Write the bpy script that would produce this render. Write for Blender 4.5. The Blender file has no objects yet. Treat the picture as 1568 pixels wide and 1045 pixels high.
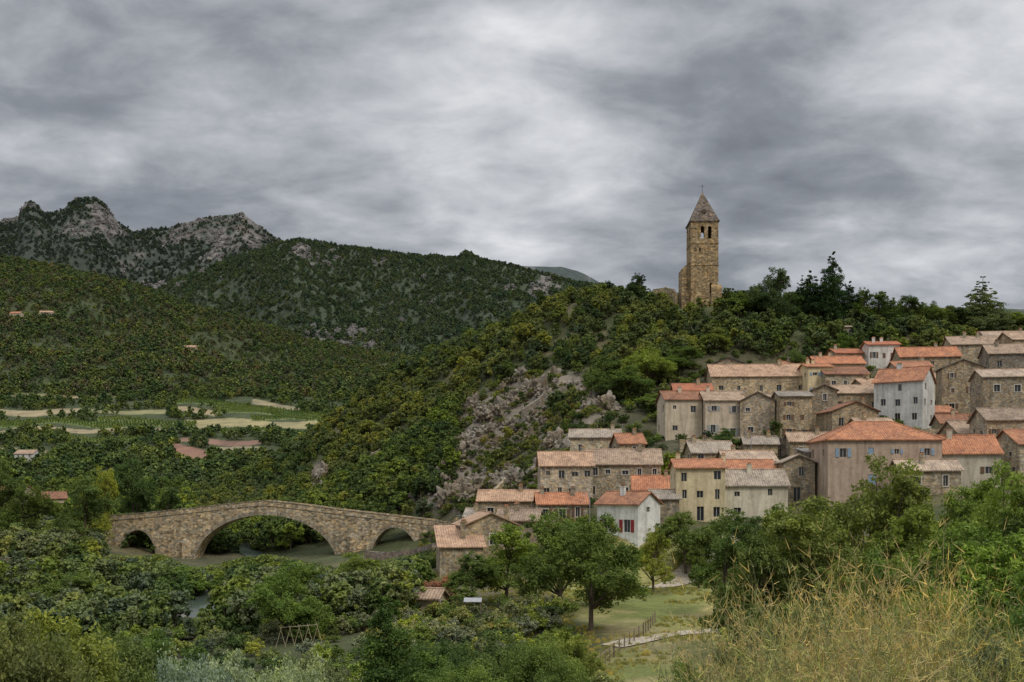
import bpy, bmesh, math, random
import numpy as np
from mathutils import noise as mn, Vector
F=1524.0; VH=740.0
random.seed(3); RG=np.random.default_rng(7)
scene=bpy.context.scene
def P(u,v,d): return ((u-784)/F*d, d, (VH-v)/F*d)
def X(u,d): return (u-784)/F*d
def link(o,parent=None):
    scene.collection.objects.link(o)
    if parent: o.parent=parent
    return o
def empty(name,loc=(0,0,0),rz=0):
    e=bpy.data.objects.new(name,None); e.location=loc; e.rotation_euler=(0,0,rz); e.empty_display_size=0.5
    return link(e)
# ---------------------------------------------------------------- noise
def _h(ix,iy,s):
    n=(ix.astype(np.int64)*374761393+iy.astype(np.int64)*668265263+s*1442695041)&0xffffffff
    n=((n^(n>>13))*1274126177)&0xffffffff
    n=n^(n>>16)
    return (n&0xffff)/65535.0
def vn(x,y,s=0):
    x=np.asarray(x,float);y=np.asarray(y,float)
    ix=np.floor(x);iy=np.floor(y);fx=x-ix;fy=y-iy
    fx=fx*fx*(3-2*fx);fy=fy*fy*(3-2*fy)
    a=_h(ix,iy,s);b=_h(ix+1,iy,s);c=_h(ix,iy+1,s);d=_h(ix+1,iy+1,s)
    return (a*(1-fx)+b*fx)*(1-fy)+(c*(1-fx)+d*fx)*fy
def fbm(x,y,o=4,s=0):
    t=0;a=0.5;n=0
    for i in range(o):
        t=t+a*vn(x*2**i,y*2**i,s+i*17);n+=a;a*=0.5
    return t/n
def ridged(x,y,o=4,s=0):
    t=0;a=0.5;n=0
    for i in range(o):
        t=t+a*(1-abs(2*vn(x*2**i,y*2**i,s+i*17)-1));n+=a;a*=0.5
    return t/n
# ---------------------------------------------------------------- materials
def newmat(name,rough=0.9):
    m=bpy.data.materials.new(name); m.use_nodes=True
    nt=m.node_tree; b=nt.nodes['Principled BSDF']; b.inputs['Roughness'].default_value=rough
    b.inputs['Specular IOR Level'].default_value=0.25
    return m,nt,b
def N(nt,t,**k):
    n=nt.nodes.new(t)
    for a,v in k.items():
        if a in n.inputs: n.inputs[a].default_value=v
        else: setattr(n,a,v)
    return n
def noise_node(nt,vec,scale,detail=5,rough=0.6):
    n=nt.nodes.new('ShaderNodeTexNoise'); n.inputs['Scale'].default_value=scale
    n.inputs['Detail'].default_value=detail; n.inputs['Roughness'].default_value=rough
    nt.links.new(vec,n.inputs['Vector']); return n
def ramp(nt,fac,stops):
    r=nt.nodes.new('ShaderNodeValToRGB'); e=r.color_ramp.elements
    while len(e)<len(stops): e.new(0.5)
    for i,(p,c) in enumerate(stops):
        e[i].position=p; e[i].color=(*c,1) if len(c)==3 else c
    nt.links.new(fac,r.inputs['Fac']); return r
def mix(nt,a,b,fac,mode='MIX'):
    m=nt.nodes.new('ShaderNodeMix'); m.data_type='RGBA'; m.blend_type=mode
    for s,i in ((a,6),(b,7),(fac,0)):
        if isinstance(s,(int,float)): m.inputs[i].default_value=s
        elif isinstance(s,tuple): m.inputs[i].default_value=(*s,1)
        else: nt.links.new(s,m.inputs[i])
    return m.outputs[2]
def bump(nt,b,h,strength,dist):
    n=nt.nodes.new('ShaderNodeBump'); n.inputs['Strength'].default_value=strength; n.inputs['Distance'].default_value=dist
    nt.links.new(h,n.inputs['Height']); nt.links.new(n.outputs[0],b.inputs['Normal'])
def mul(c,k): return tuple(min(1,x*k) for x in c)
_wm={}
def wall_mat(col,kind):
    key=(col,kind)
    if key in _wm: return _wm[key]
    m,nt,b=newmat('wall_'+kind); tc=N(nt,'ShaderNodeTexCoord'); o=tc.outputs['Object']
    n1=noise_node(nt,o,0.35,6,0.65); n2=noise_node(nt,o,3.5,4,0.7)
    mp=N(nt,'ShaderNodeMapping'); mp.inputs['Scale'].default_value=(1.6,1.6,0.12); nt.links.new(o,mp.inputs[0])
    n3=noise_node(nt,mp.outputs[0],1.0,5,0.6)
    if kind in('stone','rubble'):
        vs=2.6 if kind=='stone' else 1.5; lo,hi=(0.58,1.35) if kind=='stone' else (0.42,1.55)
        mp2=N(nt,'ShaderNodeMapping'); mp2.inputs['Scale'].default_value=(1,1,1.7); nt.links.new(o,mp2.inputs[0])
        vo=N(nt,'ShaderNodeTexVoronoi'); vo.inputs['Scale'].default_value=vs; nt.links.new(mp2.outputs[0],vo.inputs['Vector'])
        sep=N(nt,'ShaderNodeSeparateColor'); nt.links.new(vo.outputs['Color'],sep.inputs[0])
        r=ramp(nt,sep.outputs[0],[(0,mul(col,lo)),(0.35,mul(col,0.9)),(0.7,mul(col,1.1)),(1,mul(col,hi))])
        c=r.outputs[0]
        c=mix(nt,c,ramp(nt,sep.outputs[2],[(0.3,(0.86,0.92,1.0)),(0.7,(1.08,0.98,0.82))]).outputs[0],0.9,'MULTIPLY')
        vo2=N(nt,'ShaderNodeTexVoronoi'); vo2.feature='DISTANCE_TO_EDGE'; vo2.inputs['Scale'].default_value=vs; nt.links.new(mp2.outputs[0],vo2.inputs['Vector'])
        r2=ramp(nt,vo2.outputs['Distance'],[(0.0,(0.55,0.55,0.55)),(0.07,(1,1,1))])
        c=mix(nt,c,r2.outputs[0],0.6,'MULTIPLY')
        n4=noise_node(nt,o,0.9,6,0.7); c=mix(nt,c,ramp(nt,n4.outputs[0],[(0.38,(0.62,0.60,0.58)),(0.6,(1.1,1.07,1.0))]).outputs[0],0.8,'MULTIPLY')
        bump(nt,b,sep.outputs[1],0.5,0.06)
    else:
        r=ramp(nt,n2.outputs[0],[(0.25,mul(col,0.84)),(0.7,mul(col,1.06))]); c=r.outputs[0]
        n4=noise_node(nt,o,1.1,7,0.72); c=mix(nt,c,ramp(nt,n4.outputs[0],[(0.36,(0.70,0.66,0.60)),(0.56,(1.04,1.03,1.0))]).outputs[0],0.55,'MULTIPLY')
        bump(nt,b,n2.outputs[0],0.3,0.02)
    r3=ramp(nt,n1.outputs[0],[(0.32,(0.62,0.60,0.57)),(0.62,(1.05,1.04,1.0))])
    c=mix(nt,c,r3.outputs[0],0.8 if kind!='plaster' else 0.6,'MULTIPLY')
    r4=ramp(nt,n3.outputs[0],[(0.35,(0.55,0.53,0.51)),(0.55,(1,1,1))])
    c=mix(nt,c,r4.outputs[0],0.6,'MULTIPLY')
    nt.links.new(c,b.inputs['Base Color'])
    _wm[key]=m; return m
ROOFC={'orange':((0.37,0.135,0.06),(0.50,0.23,0.12),(0.20,0.10,0.065)),
       'red':((0.38,0.11,0.055),(0.47,0.18,0.09),(0.24,0.10,0.06)),
       'pale':((0.36,0.275,0.20),(0.50,0.41,0.31),(0.20,0.165,0.135)),
       'pink':((0.38,0.245,0.155),(0.51,0.36,0.245),(0.20,0.14,0.10)),
       'grey':((0.20,0.18,0.16),(0.30,0.27,0.24),(0.12,0.11,0.10)),
       'glass':((0.05,0.06,0.07),(0.10,0.11,0.12),(0.03,0.035,0.04))}
_rm={}
def roof_mat(kind,axis):
    key=(kind,axis)
    if key in _rm: return _rm[key]
    A,B,C=ROOFC[kind]
    m,nt,b=newmat('roof_tiles_'+kind,0.85 if kind!='glass' else 0.3); o=N(nt,'ShaderNodeTexCoord').outputs['Object']
    mp=N(nt,'ShaderNodeMapping'); mp.inputs['Scale'].default_value=(4,2.2,2.2) if axis=='x' else (2.2,4,2.2); nt.links.new(o,mp.inputs[0])
    vo=N(nt,'ShaderNodeTexVoronoi'); vo.inputs['Scale'].default_value=1; nt.links.new(mp.outputs[0],vo.inputs['Vector'])
    sep=N(nt,'ShaderNodeSeparateColor'); nt.links.new(vo.outputs['Color'],sep.inputs[0])
    c=ramp(nt,sep.outputs[0],[(0,C),(0.3,A),(0.75,B),(1,mul(B,1.25))]).outputs[0]
    oi=N(nt,'ShaderNodeObjectInfo'); va=N(nt,'ShaderNodeVectorMath'); va.operation='ADD'; nt.links.new(o,va.inputs[0]); nt.links.new(oi.outputs['Location'],va.inputs[1])
    n=noise_node(nt,va.outputs[0],0.5,7,0.75)
    c=mix(nt,c,ramp(nt,n.outputs[0],[(0.40,C),(0.62,B)]).outputs[0],0.6)
    c=mix(nt,c,ramp(nt,oi.outputs['Random'],[(0,(0.62,0.66,0.70)),(0.35,(0.85,0.87,0.88)),(0.7,(1.0,0.98,0.95)),(1,(1.12,1.0,0.92))]).outputs[0],1.0,'MULTIPLY')
    w=N(nt,'ShaderNodeTexWave'); w.bands_direction='X' if axis=='x' else 'Y'; w.inputs['Scale'].default_value=0.9; w.inputs['Distortion'].default_value=0.4
    nt.links.new(o,w.inputs['Vector'])
    c=mix(nt,c,ramp(nt,w.outputs[0],[(0.0,(0.55,0.55,0.55)),(0.5,(1,1,1))]).outputs[0],0.55,'MULTIPLY')
    bump(nt,b,w.outputs[0],0.7,0.08)
    nt.links.new(c,b.inputs['Base Color']); _rm[key]=m; return m
_pm={}
def plain(name,col,rough=0.7,metal=0,var=0.25,scale=4):
    key=(name,col)
    if key in _pm: return _pm[key]
    m,nt,b=newmat(name,rough); b.inputs['Metallic'].default_value=metal
    o=N(nt,'ShaderNodeTexCoord').outputs['Object']; n=noise_node(nt,o,scale,4,0.6)
    c=ramp(nt,n.outputs[0],[(0.3,mul(col,1-var)),(0.7,mul(col,1+var))]).outputs[0]
    nt.links.new(c,b.inputs['Base Color']); _pm[key]=m; return m
LG=1.25
def leaf_material(name,rand=0.35,trans=0.32,color=None,gain=LG,soft=False):
    m=bpy.data.materials.new(name); m.use_nodes=True; nt=m.node_tree; nt.nodes.clear()
    out=N(nt,'ShaderNodeOutputMaterial'); oi=N(nt,'ShaderNodeObjectInfo')
    at=N(nt,'ShaderNodeAttribute'); at.attribute_name='lv'
    geo=N(nt,'ShaderNodeNewGeometry')
    if color is None: c=oi.outputs['Color']
    else:
        rgb=N(nt,'ShaderNodeRGB'); rgb.outputs[0].default_value=(*color,1); c=rgb.outputs[0]
    g_=gain
    r=ramp(nt,oi.outputs['Random'],[(0,(g_*(1-rand),g_*(1-rand*0.9),g_*(1-rand*0.5))),(0.35,(0.95*g_,0.95*g_,g_)),(0.7,(1.1*g_,1.05*g_,0.9*g_)),(1,(g_*(1+rand*1.3),g_*(1+rand*0.9),0.8*g_))])
    c=mix(nt,c,r.outputs[0],1.0,'MULTIPLY')
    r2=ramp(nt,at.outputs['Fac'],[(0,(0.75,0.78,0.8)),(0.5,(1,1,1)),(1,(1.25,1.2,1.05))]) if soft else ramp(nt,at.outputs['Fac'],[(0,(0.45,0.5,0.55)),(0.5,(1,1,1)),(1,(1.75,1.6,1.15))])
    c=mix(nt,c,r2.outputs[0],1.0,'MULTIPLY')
    nn=noise_node(nt,geo.outputs['Position'],0.02,1,0.6)
    r3=ramp(nt,nn.outputs[0],[(0.35,(0.75,0.85,0.85)),(0.65,(1.2,1.1,0.95))])
    c=mix(nt,c,r3.outputs[0],0.8,'MULTIPLY')
    d=N(nt,'ShaderNodeBsdfDiffuse'); nt.links.new(c,d.inputs['Color'])
    if trans>0:
        t=N(nt,'ShaderNodeBsdfTranslucent'); nt.links.new(mix(nt,c,(1.1,1.25,0.55),1.0,'MULTIPLY'),t.inputs['Color'])
        ms=N(nt,'ShaderNodeMixShader'); ms.inputs[0].default_value=trans
        nt.links.new(d.outputs[0],ms.inputs[1]); nt.links.new(t.outputs[0],ms.inputs[2]); nt.links.new(ms.outputs[0],out.inputs[0])
    else: nt.links.new(d.outputs[0],out.inputs[0])
    return m
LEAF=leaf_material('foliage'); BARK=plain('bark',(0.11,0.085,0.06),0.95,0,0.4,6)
_lc={}
def leafcol(c,tr):
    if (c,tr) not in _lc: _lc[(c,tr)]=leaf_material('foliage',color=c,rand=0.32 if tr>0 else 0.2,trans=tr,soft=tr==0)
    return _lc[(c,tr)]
# ---------------------------------------------------------------- mesh helpers
def fastmesh(name,V,Fq,mats,mi=None,lv=None,smooth=False):
    V=np.asarray(V,np.float32);Fq=np.asarray(Fq,np.int32)
    me=bpy.data.meshes.new(name); me.vertices.add(len(V)); me.vertices.foreach_set('co',V.ravel())
    me.loops.add(Fq.size); me.loops.foreach_set('vertex_index',Fq.ravel())
    me.polygons.add(len(Fq)); me.polygons.foreach_set('loop_start',np.arange(0,Fq.size,4,dtype=np.int32))
    try: me.polygons.foreach_set('loop_total',np.full(len(Fq),4,np.int32))
    except Exception: pass
    for m in mats: me.materials.append(m)
    if mi is not None: me.polygons.foreach_set('material_index',np.asarray(mi,np.int32))
    if smooth: me.polygons.foreach_set('use_smooth',np.ones(len(Fq),bool))
    me.update(calc_edges=True)
    if lv is not None:
        a=me.attributes.new('lv','FLOAT','FACE'); a.data.foreach_set('value',np.asarray(lv,np.float32))
    return me
class MB:
    def __init__(s): s.v=[];s.f=[];s.m=[]
    def face(s,pts,m=0):
        i=len(s.v); s.v+= [tuple(p) for p in pts]; s.f.append(tuple(range(i,i+len(pts)))); s.m.append(m)
    def box(s,a,b,m=0):
        x0,y0,z0=a;x1,y1,z1=b
        c=[(x0,y0,z0),(x1,y0,z0),(x1,y1,z0),(x0,y1,z0),(x0,y0,z1),(x1,y0,z1),(x1,y1,z1),(x0,y1,z1)]
        for q in ((0,1,5,4),(1,2,6,5),(2,3,7,6),(3,0,4,7),(4,5,6,7),(3,2,1,0)): s.face([c[k] for k in q],m)
    def slab(s,pts,t,m=0):
        bt=[(p[0],p[1],p[2]-t) for p in pts]; s.face(pts,m); s.face(bt[::-1],m); n=len(pts)
        for i in range(n): s.face([pts[i],bt[i],bt[(i+1)%n],pts[(i+1)%n]],m)
    def cyl(s,p0,p1,r0,r1,n=8,m=0):
        p0=Vector(p0);p1=Vector(p1);a=(p1-p0).normalized(); q=a.orthogonal().normalized(); w=a.cross(q)
        A=[p0+(q*math.cos(k*2*math.pi/n)+w*math.sin(k*2*math.pi/n))*r0 for k in range(n)]
        B=[p1+(q*math.cos(k*2*math.pi/n)+w*math.sin(k*2*math.pi/n))*r1 for k in range(n)]
        for k in range(n): s.face([A[k],A[(k+1)%n],B[(k+1)%n],B[k]],m)
        s.face(A[::-1],m);s.face(B,m)
    def obj(s,name,mats,parent=None,loc=(0,0,0),rz=0):
        me=bpy.data.meshes.new(name); me.from_pydata(s.v,[],s.f)
        for m in mats: me.materials.append(m)
        me.polygons.foreach_set('material_index',s.m); me.update()
        o=bpy.data.objects.new(name,me); o.location=loc;o.rotation_euler=(0,0,rz); return link(o,parent)
# ---------------------------------------------------------------- HOUSES table
ST=(0.46,0.38,0.27);ST2=(0.38,0.325,0.25);STG=(0.31,0.275,0.235);CR=(0.68,0.58,0.38);WH=(0.76,0.74,0.69);PK=(0.50,0.39,0.31);TA=(0.52,0.44,0.33)
RD=(0.22,0.03,0.03);BL=(0.22,0.30,0.38);BR=(0.14,0.08,0.05);GR=(0.30,0.30,0.28)
HS=[
(868,768,713,170,9.0,8,2,'gx',2.3,(0.62,0.54,0.42),'stone','pink',4,2,None),
(955,766,711,174,13,9,-4,'gx',2.6,TA,'stone','pink',5,2,None),
(911,705,670,192,9.6,7,-5,'gx',1.6,(0.62,0.54,0.40),'stone','pale',3,1,None),
(968,702,679,186,5,6,8,'gx',1.8,ST,'stone','orange',1,1,None),
(780,806,767,166,10.5,6,-4,'gx',1.6,ST,'stone','pink',2,1,None),
(862,802,772,160,8,6,3,'gx',1.6,ST2,'stone','orange',3,1,BR),
(945,815,772,145,7.0,6.4,-38,'gx',1.6,WH,'plaster','orange',2,2,RD),
(1000,792,750,166,6.5,7,-6,'gx',2.2,ST,'stone','orange',1,1,None),
(1020,800,764,151,4,6,0,'gx',1.2,ST2,'stone','pale',1,1,None),
(1073,798,717,152,7.4,9,-3,'gx',1.3,CR,'plaster','orange',3,3,None),
(1157,798,743,153,9.8,7,-3,'gx',2.3,(0.72,0.66,0.52),'plaster','pale',2,2,None),
(1140,765,722,161,10,8,-3,'gx',1.8,CR,'plaster','orange',2,1,None),
(1224,768,708,156,4.8,7,-6,'gy',1.1,ST2,'stone','pale',1,2,None),
(1258,768,694,160,4,7,0,'shed',0.8,STG,'stone','grey',1,2,None),
(1355,757,674,150,17,11,-2,'hip',2.9,PK,'plaster','orange',4,2,BL),
(1425,757,720,143,8.5,5,-4,'gx',1.4,TA,'stone','pale',2,1,None),
(1487,748,694,150,8.5,8,-8,'gx',2.7,(0.58,0.51,0.40),'plaster','orange',2,1,BR),
(1556,725,643,160,9,8,-6,'gx',2.0,TA,'stone','pink',3,2,BR),
(1497,702,664,168,6.5,7,5,'gx',2.2,ST,'stone','pink',1,1,None),
(752,852,805,142,8,7,14,'gy',1.7,ST,'stone','pink',1,1,None),
(707,876,838,137,6,8,8,'shed',2.4,ST,'stone','pink',0,0,None),
(792,845,797,148,6,6,-8,'gx',1.5,ST2,'stone','pink',0,0,None),
(738,822,792,182,6.5,6,-8,'gx',1.4,ST,'stone','pale',1,1,None),
(1047,671,612,203,7.6,8,4,'gx',1.9,(0.60,0.52,0.40),'plaster','orange',2,2,None),
(1062,645,598,213,8,7,-3,'gx',1.6,TA,'stone','red',2,1,None),
(1110,673,613,201,8,8,0,'gx',2.0,(0.58,0.49,0.38),'plaster','pink',2,2,GR),
(1160,673,614,199,6.8,9,-12,'gy',1.7,(0.60,0.50,0.38),'stone','pink',2,2,None),
(1165,616,576,235,23,10,-3,'gx',3.2,(0.58,0.47,0.33),'stone','pink',5,1,None),
(1256,612,562,230,5.8,8,0,'gx',1.0,(0.72,0.60,0.38),'plaster','orange',2,2,BL),
(1297,604,573,228,10,8,0,'gx',2.0,TA,'stone','orange',3,1,None),
(1287,580,557,246,12,9,-3,'gx',2.2,(0.64,0.54,0.38),'plaster','orange',3,1,None),
(1115,584,558,246,8.5,7,-6,'gy',1.6,ST2,'stone','glass',2,1,None),
(1219,676,607,195,6.2,7,-2,'gx',1.1,ST,'stone','pale',2,3,BR),
(1262,670,598,199,5,7,-8,'gy',1.1,ST2,'stone','pink',1,3,None),
(1310,668,630,188,9,8,4,'gy',1.8,ST,'stone','orange',2,1,None),
(1313,645,602,207,10,7,-3,'gx',1.8,(0.55,0.46,0.34),'stone','pink',3,1,None),
(1375,650,584,199,9.5,8.5,-38,'gx',2.9,WH,'plaster','orange',3,3,None),
(1354,564,528,250,7.6,7,-5,'gx',1.1,WH,'plaster','red',3,1,BR),
(1304,562,541,254,8,7,4,'gx',1.4,TA,'stone','red',2,1,None),
(1425,575,546,240,14,8,-6,'gx',2.6,ST,'stone','orange',3,1,None),
(1475,635,563,214,8.5,8,-14,'gy',1.7,ST,'stone','pale',2,3,BR),
(1500,566,527,246,13,9,-8,'gx',2.4,TA,'stone','pink',3,1,None),
(1549,606,541,226,9.5,8,-10,'gx',2.4,STG,'stone','pink',2,2,None),
(1541,655,577,192,8.5,8,-8,'gx',1.7,ST2,'stone','pale',2,2,None),
(1548,556,518,258,12,8,-5,'gx',2.2,TA,'stone','pale',3,1,None),
(1306,518,501,272,5.5,5,-4,'gx',0.5,TA,'stone','pale',1,1,None),
(1166,697,680,184,6,5,-4,'gx',1.4,ST,'stone','pale',0,0,None),
(1092,712,693,178,7.6,6,4,'gx',2.0,ST,'stone','pale',2,1,None),
(1432,665,632,205,9,7,4,'gx',1.5,TA,'stone','orange',2,1,None),
(1400,610,562,226,8,7,-4,'gx',1.5,TA,'plaster','orange',2,1,None),
(1240,705,676,181,7,6,-5,'gx',1.6,ST,'stone','pink',2,1,None),
(1150,730,706,172,9,6,4,'gx',1.7,TA,'stone','pale',2,1,None),
(1475,680,648,188,8,6,-6,'gx',1.7,ST,'stone','orange',2,1,None),
(1345,676,652,183,7,6,6,'gx',1.4,ST,'stone','pink',2,1,None),
(1445,612,580,232,6,6,6,'gx',1.4,TA,'stone','pink',2,1,None),
(1345,622,590,222,7,7,4,'gx',1.6,ST,'stone','pink',2,1,None),
(1225,590,562,248,8,7,4,'gx',1.6,TA,'plaster','orange',2,1,None),
(1196,640,612,214,6,6,-5,'gx',1.3,ST,'stone','pink',2,1,None),
(1590,600,520,235,12,9,0,'gx',2.2,ST,'stone','pink',3,2,None),
(1612,740,680,150,10,9,0,'gx',2.2,TA,'stone','orange',3,2,None),
(1650,660,590,190,12,9,0,'gx',2.2,ST,'stone','orange',3,2,None),
]
# ---------------------------------------------------------------- TERRAIN
pts=[(-220,-60,-6),(0,-60,3),(220,-60,14),(-60,0,-5),(0,0,-1.75),(60,0,2),
(-25,20,-7.5),(0,20,-6.6),(14,20,-5.6),(28,22,-4.6),(60,25,-1),(-60,25,-9),(-40,40,-12),(-15,40,-11.7),(8,40,-11),(24,40,-9.5),(40,40,-7.5),(80,40,-2),
(-60,66,-15),(-20,66,-14),(0,66,-13.2),(12,66,-13.1),(30,66,-12),(60,66,-8),(-90,95,-16.5),(-35,95,-15.7),(-10,95,-13.8),(10,95,-13.1),(24,95,-13.1),(45,95,-11),(90,95,-5),
(-20,125,-14.5),(5,125,-13.1),(22,125,-13.1),(34,125,-12),(60,125,-6),(110,125,2),(20,138,-13),(34,140,-10.5),
(-57,232,-18.9),(-55,200,-18.8),(-50,170,-18.7),(-41,131,-18.6),(-75,118,-18.8),(-120,108,-19),(-200,100,-19),
(-24,131,-15.8),(-30,170,-15.3),(-36,205,-14.8),(-78,170,-14.5),(-90,200,-14),(-60,140,-15.5),(-90,140,-15),(-140,150,-13),(-200,160,-12),(-93,234,-16),(-108,238,-11),(-150,240,-10),(-220,240,-8),
(-14,228,-10),(-22,222,-15.5),(-12,200,-13.5),(-12,160,-12.8),(-3,170,-9.5),(-80,290,-15),(-110,330,-15),(-160,330,-13),(-260,330,-8),(-260,440,-10),(-120,440,-13),
(160,200,8),(220,250,34),(200,150,4),(260,300,45),(-40,500,5),(60,480,20),(150,450,28),(260,450,35),(0,440,40)]
for q in [(300,808,290),(400,800,300),(450,803,270),(560,798,252),(640,802,236),(690,790,230),
 (260,795,420),(330,762,410),(420,716,400),(500,662,392),(600,578,376),(700,538,360),(800,490,340),(850,470,330),(930,460,320),(1000,470,312),(1068,473,300),(1150,478,296),(1220,490,292),(1300,500,288),(1400,507,285),(1500,508,285),(1600,510,285),
 (450,745,345),(600,700,300),(600,640,335),(520,740,310),(700,650,285),(700,590,320),(690,735,250),(750,745,232),(760,690,255),(780,620,285),(850,640,252),(850,600,270),(850,540,300),(900,640,228),(960,600,250),(950,530,285),(1000,560,262),(1000,640,222),(1060,530,272),(1100,545,258),(1180,545,262),(1240,530,268),(800,730,210),(740,790,200),(1450,525,268),
 (1068,473,308),(980,473,318)]:
    pts.append(P(*q))
fp=[]
for h in HS:
    uc,vb,ve,d,W,D,yaw=h[:7]; x,y,z=P(uc,vb,d); a=math.radians(yaw)
    pts.append((x,y,z)); 
    bx=x-math.sin(a)*D; by=y+math.cos(a)*D
    pts.append((bx,by,z+0.6))
    fp.append((x-math.sin(a)*D/2,y+math.cos(a)*D/2,max(W,D)*0.55))
PT=np.array(pts,float); nP=len(PT)
sc=30.0
def K(a,b):
    d=np.sqrt(((a[:,None,:]-b[None,:,:])**2).sum(-1)+6.0**2); return d/sc
A=np.zeros((nP+3,nP+3)); A[:nP,:nP]=K(PT[:,:2],PT[:,:2])-np.eye(nP)*0.02
A[:nP,nP]=1;A[:nP,nP+1:]=PT[:,:2]/100;A[nP,:nP]=1;A[nP+1:,:nP]=(PT[:,:2]/100).T
Wt=np.linalg.solve(A,np.concatenate([PT[:,2],[0,0,0]]))
def near(x,y):
    out=np.empty(len(x))
    for i in range(0,len(x),20000):
        q=np.stack([x[i:i+20000],y[i:i+20000]],1)
        out[i:i+20000]=K(q,PT[:,:2])@Wt[:nP]+Wt[nP]+q@Wt[nP+1:]/100
    return out
Mu=[-1500,-300,0,100,200,300,400,480,560,640,720,900,1200];Mv=[440,408,396,413,436,473,500,524,540,556,590,640,680]
Su=[-1500,100,200,240,300,370,430,460,560,650,700,713,722,735,800,870,920,1000,1200,3000];Sv=[470,460,455,443,418,393,373,369,384,396,398,388,389,399,415,434,443,458,480,480]
Ku=[-1500,-200,0,26,34,40,50,62,70,80,100,106,116,130,150,160,168,182,205,235,262,300,330,352,372,395,430,500,600,800,3000]
Kv=[350,345,338,335,318,309,309,319,327,325,319,310,304,302,303,311,326,342,355,351,348,337,331,329,328,345,368,400,430,460,500]
Fu=[-1000,500,700,760,800,830,860,885,905,918,940,1000,3000];Fv=[500,450,410,404,402,403,404,411,420,428,442,470,480]
def sstep(a,b,x): t=np.clip((x-a)/(b-a),0,1); return t*t*(3-2*t)
ROCKS=[(770,650,72,42),(820,605,60,20),(705,725,48,38),(870,595,45,20),(905,640,28,24),(740,690,42,28),(490,735,18,22),(585,712,25,10),(800,740,55,22),(660,770,28,14),(860,700,36,20),(700,775,30,14)]
def ground(x,y,full=False):
    x=np.atleast_1d(np.asarray(x,float)); y=np.atleast_1d(np.asarray(y,float))
    ys=np.maximum(y,3.0); u=784+F*x/ys
    z=np.full(len(x),-60.0); lay=np.zeros(len(x),int)
    m=y<540
    zn=near(x[m],y[m]); xm,ym=x[m],y[m]
    hillw=sstep(235,280,ym)*(1-sstep(420,500,ym)); vv=VH-F*zn/np.maximum(ym,3)
    rk=np.zeros(len(xm)); um=u[m]
    for (a,b,sx,sy) in ROCKS: rk=np.maximum(rk,np.exp(-((um-a)/sx)**2-((vv-b)/sy)**2))
    rk=rk*(ym>178)
    zn=zn+(fbm(xm/9,ym/9,3,5)-0.5)*0.5+hillw*(fbm(xm/22,ym/22,4,9)-0.5)*5.0+rk*(ridged(xm/9,ym/9,4,31)-0.5)*6.5
    zn=zn-sstep(430,540,ym)*60
    z[m]=zn; rock=np.zeros(len(x)); rock[m]=rk
    zr=(VH-np.interp(u,Mu,Mv))/F*1500
    zM=np.select([y<400,y<600,y<900,y<1500,y<1900],[-40+0*y,-14+(y-400)/200*30,16+(y-600)/300*62,78+(zr-78)*((y-900)/600),zr-(y-1500)*0.35],zr-140-(y-1900)*0.2)
    t=np.clip((y-900)/600,0,1)
    zM=zM+(ridged(x/230+3,y/300,3,41)-0.6)*75*np.sin(np.pi*np.clip(t,0,1))+(fbm(x/30,y/30,3,4)-0.5)*5*sstep(900,1000,y)
    w=zM>z; z=np.where(w,zM,z); lay=np.where(w,1,lay)
    zr=(VH-np.interp(u,Su,Sv))/F*3200; t=(y-1400)/1800
    zS=np.where(t<1,90+(zr-90)*np.clip(t,0,1)**1.05,zr-(y-3200)*0.4)-np.where(t<0,400,0)
    tt=np.clip(t,0,1); rS=ridged((x+y*0.35)/520,y/900,4,51)
    zS=zS+(rS-0.62)*330*np.sin(np.pi*tt)**1.1+(ridged(x/110,y/110,3,77)-0.5)*22*np.sin(np.pi*np.clip(tt*0.97,0,1))+ (fbm(x/60,y/60,3,3)-0.5)*14*(tt>0.02)
    w=zS>z; z=np.where(w,zS,z); lay=np.where(w,2,lay)
    zr=(VH-np.interp(u,Ku,Kv))/F*4600; t=(y-2600)/2000
    zK=np.where(t<1,200+(zr-200)*np.clip(t,0,1)**1.0,zr-(y-4600)*1.0)-np.where(t<0,600,0)
    tt=np.clip(t,0,1)
    zK=np.minimum(zK,np.where(t<0.95,200+((VH-np.minimum(400,np.maximum(np.interp(u,Ku,Kv)+5,322+0*u)))/F*4600-200)*np.clip(t/0.95,0,1),1e9))
    zK=zK+(ridged((x-y*0.3)/420,y/700,5,61)-0.6)*260*np.sin(np.pi*tt)**1.2+(ridged(x/70,y/70,3,87)-0.5)*30*np.sin(np.pi*np.clip(tt,0,1)*0.95)
    w=zK>z; z=np.where(w,zK,z); lay=np.where(w,3,lay)
    zr=(VH-np.interp(u,Fu,Fv))/F*7000; t=(y-5200)/1800
    zF=np.where(t<1,100+(zr-100)*np.clip(t,0,1),zr-(y-7000)*0.5)-np.where(t<0,600,0)+(ridged(x/200,y/200,4,91)-0.5)*60*np.sin(np.pi*np.clip(t,0,1)*0.95)
    w=zF>z; z=np.where(w,zF,z); lay=np.where(w,4,lay)
    if full: return z,lay,rock,u
    return z
def gz(x,y): return float(ground([x],[y])[0])
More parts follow.
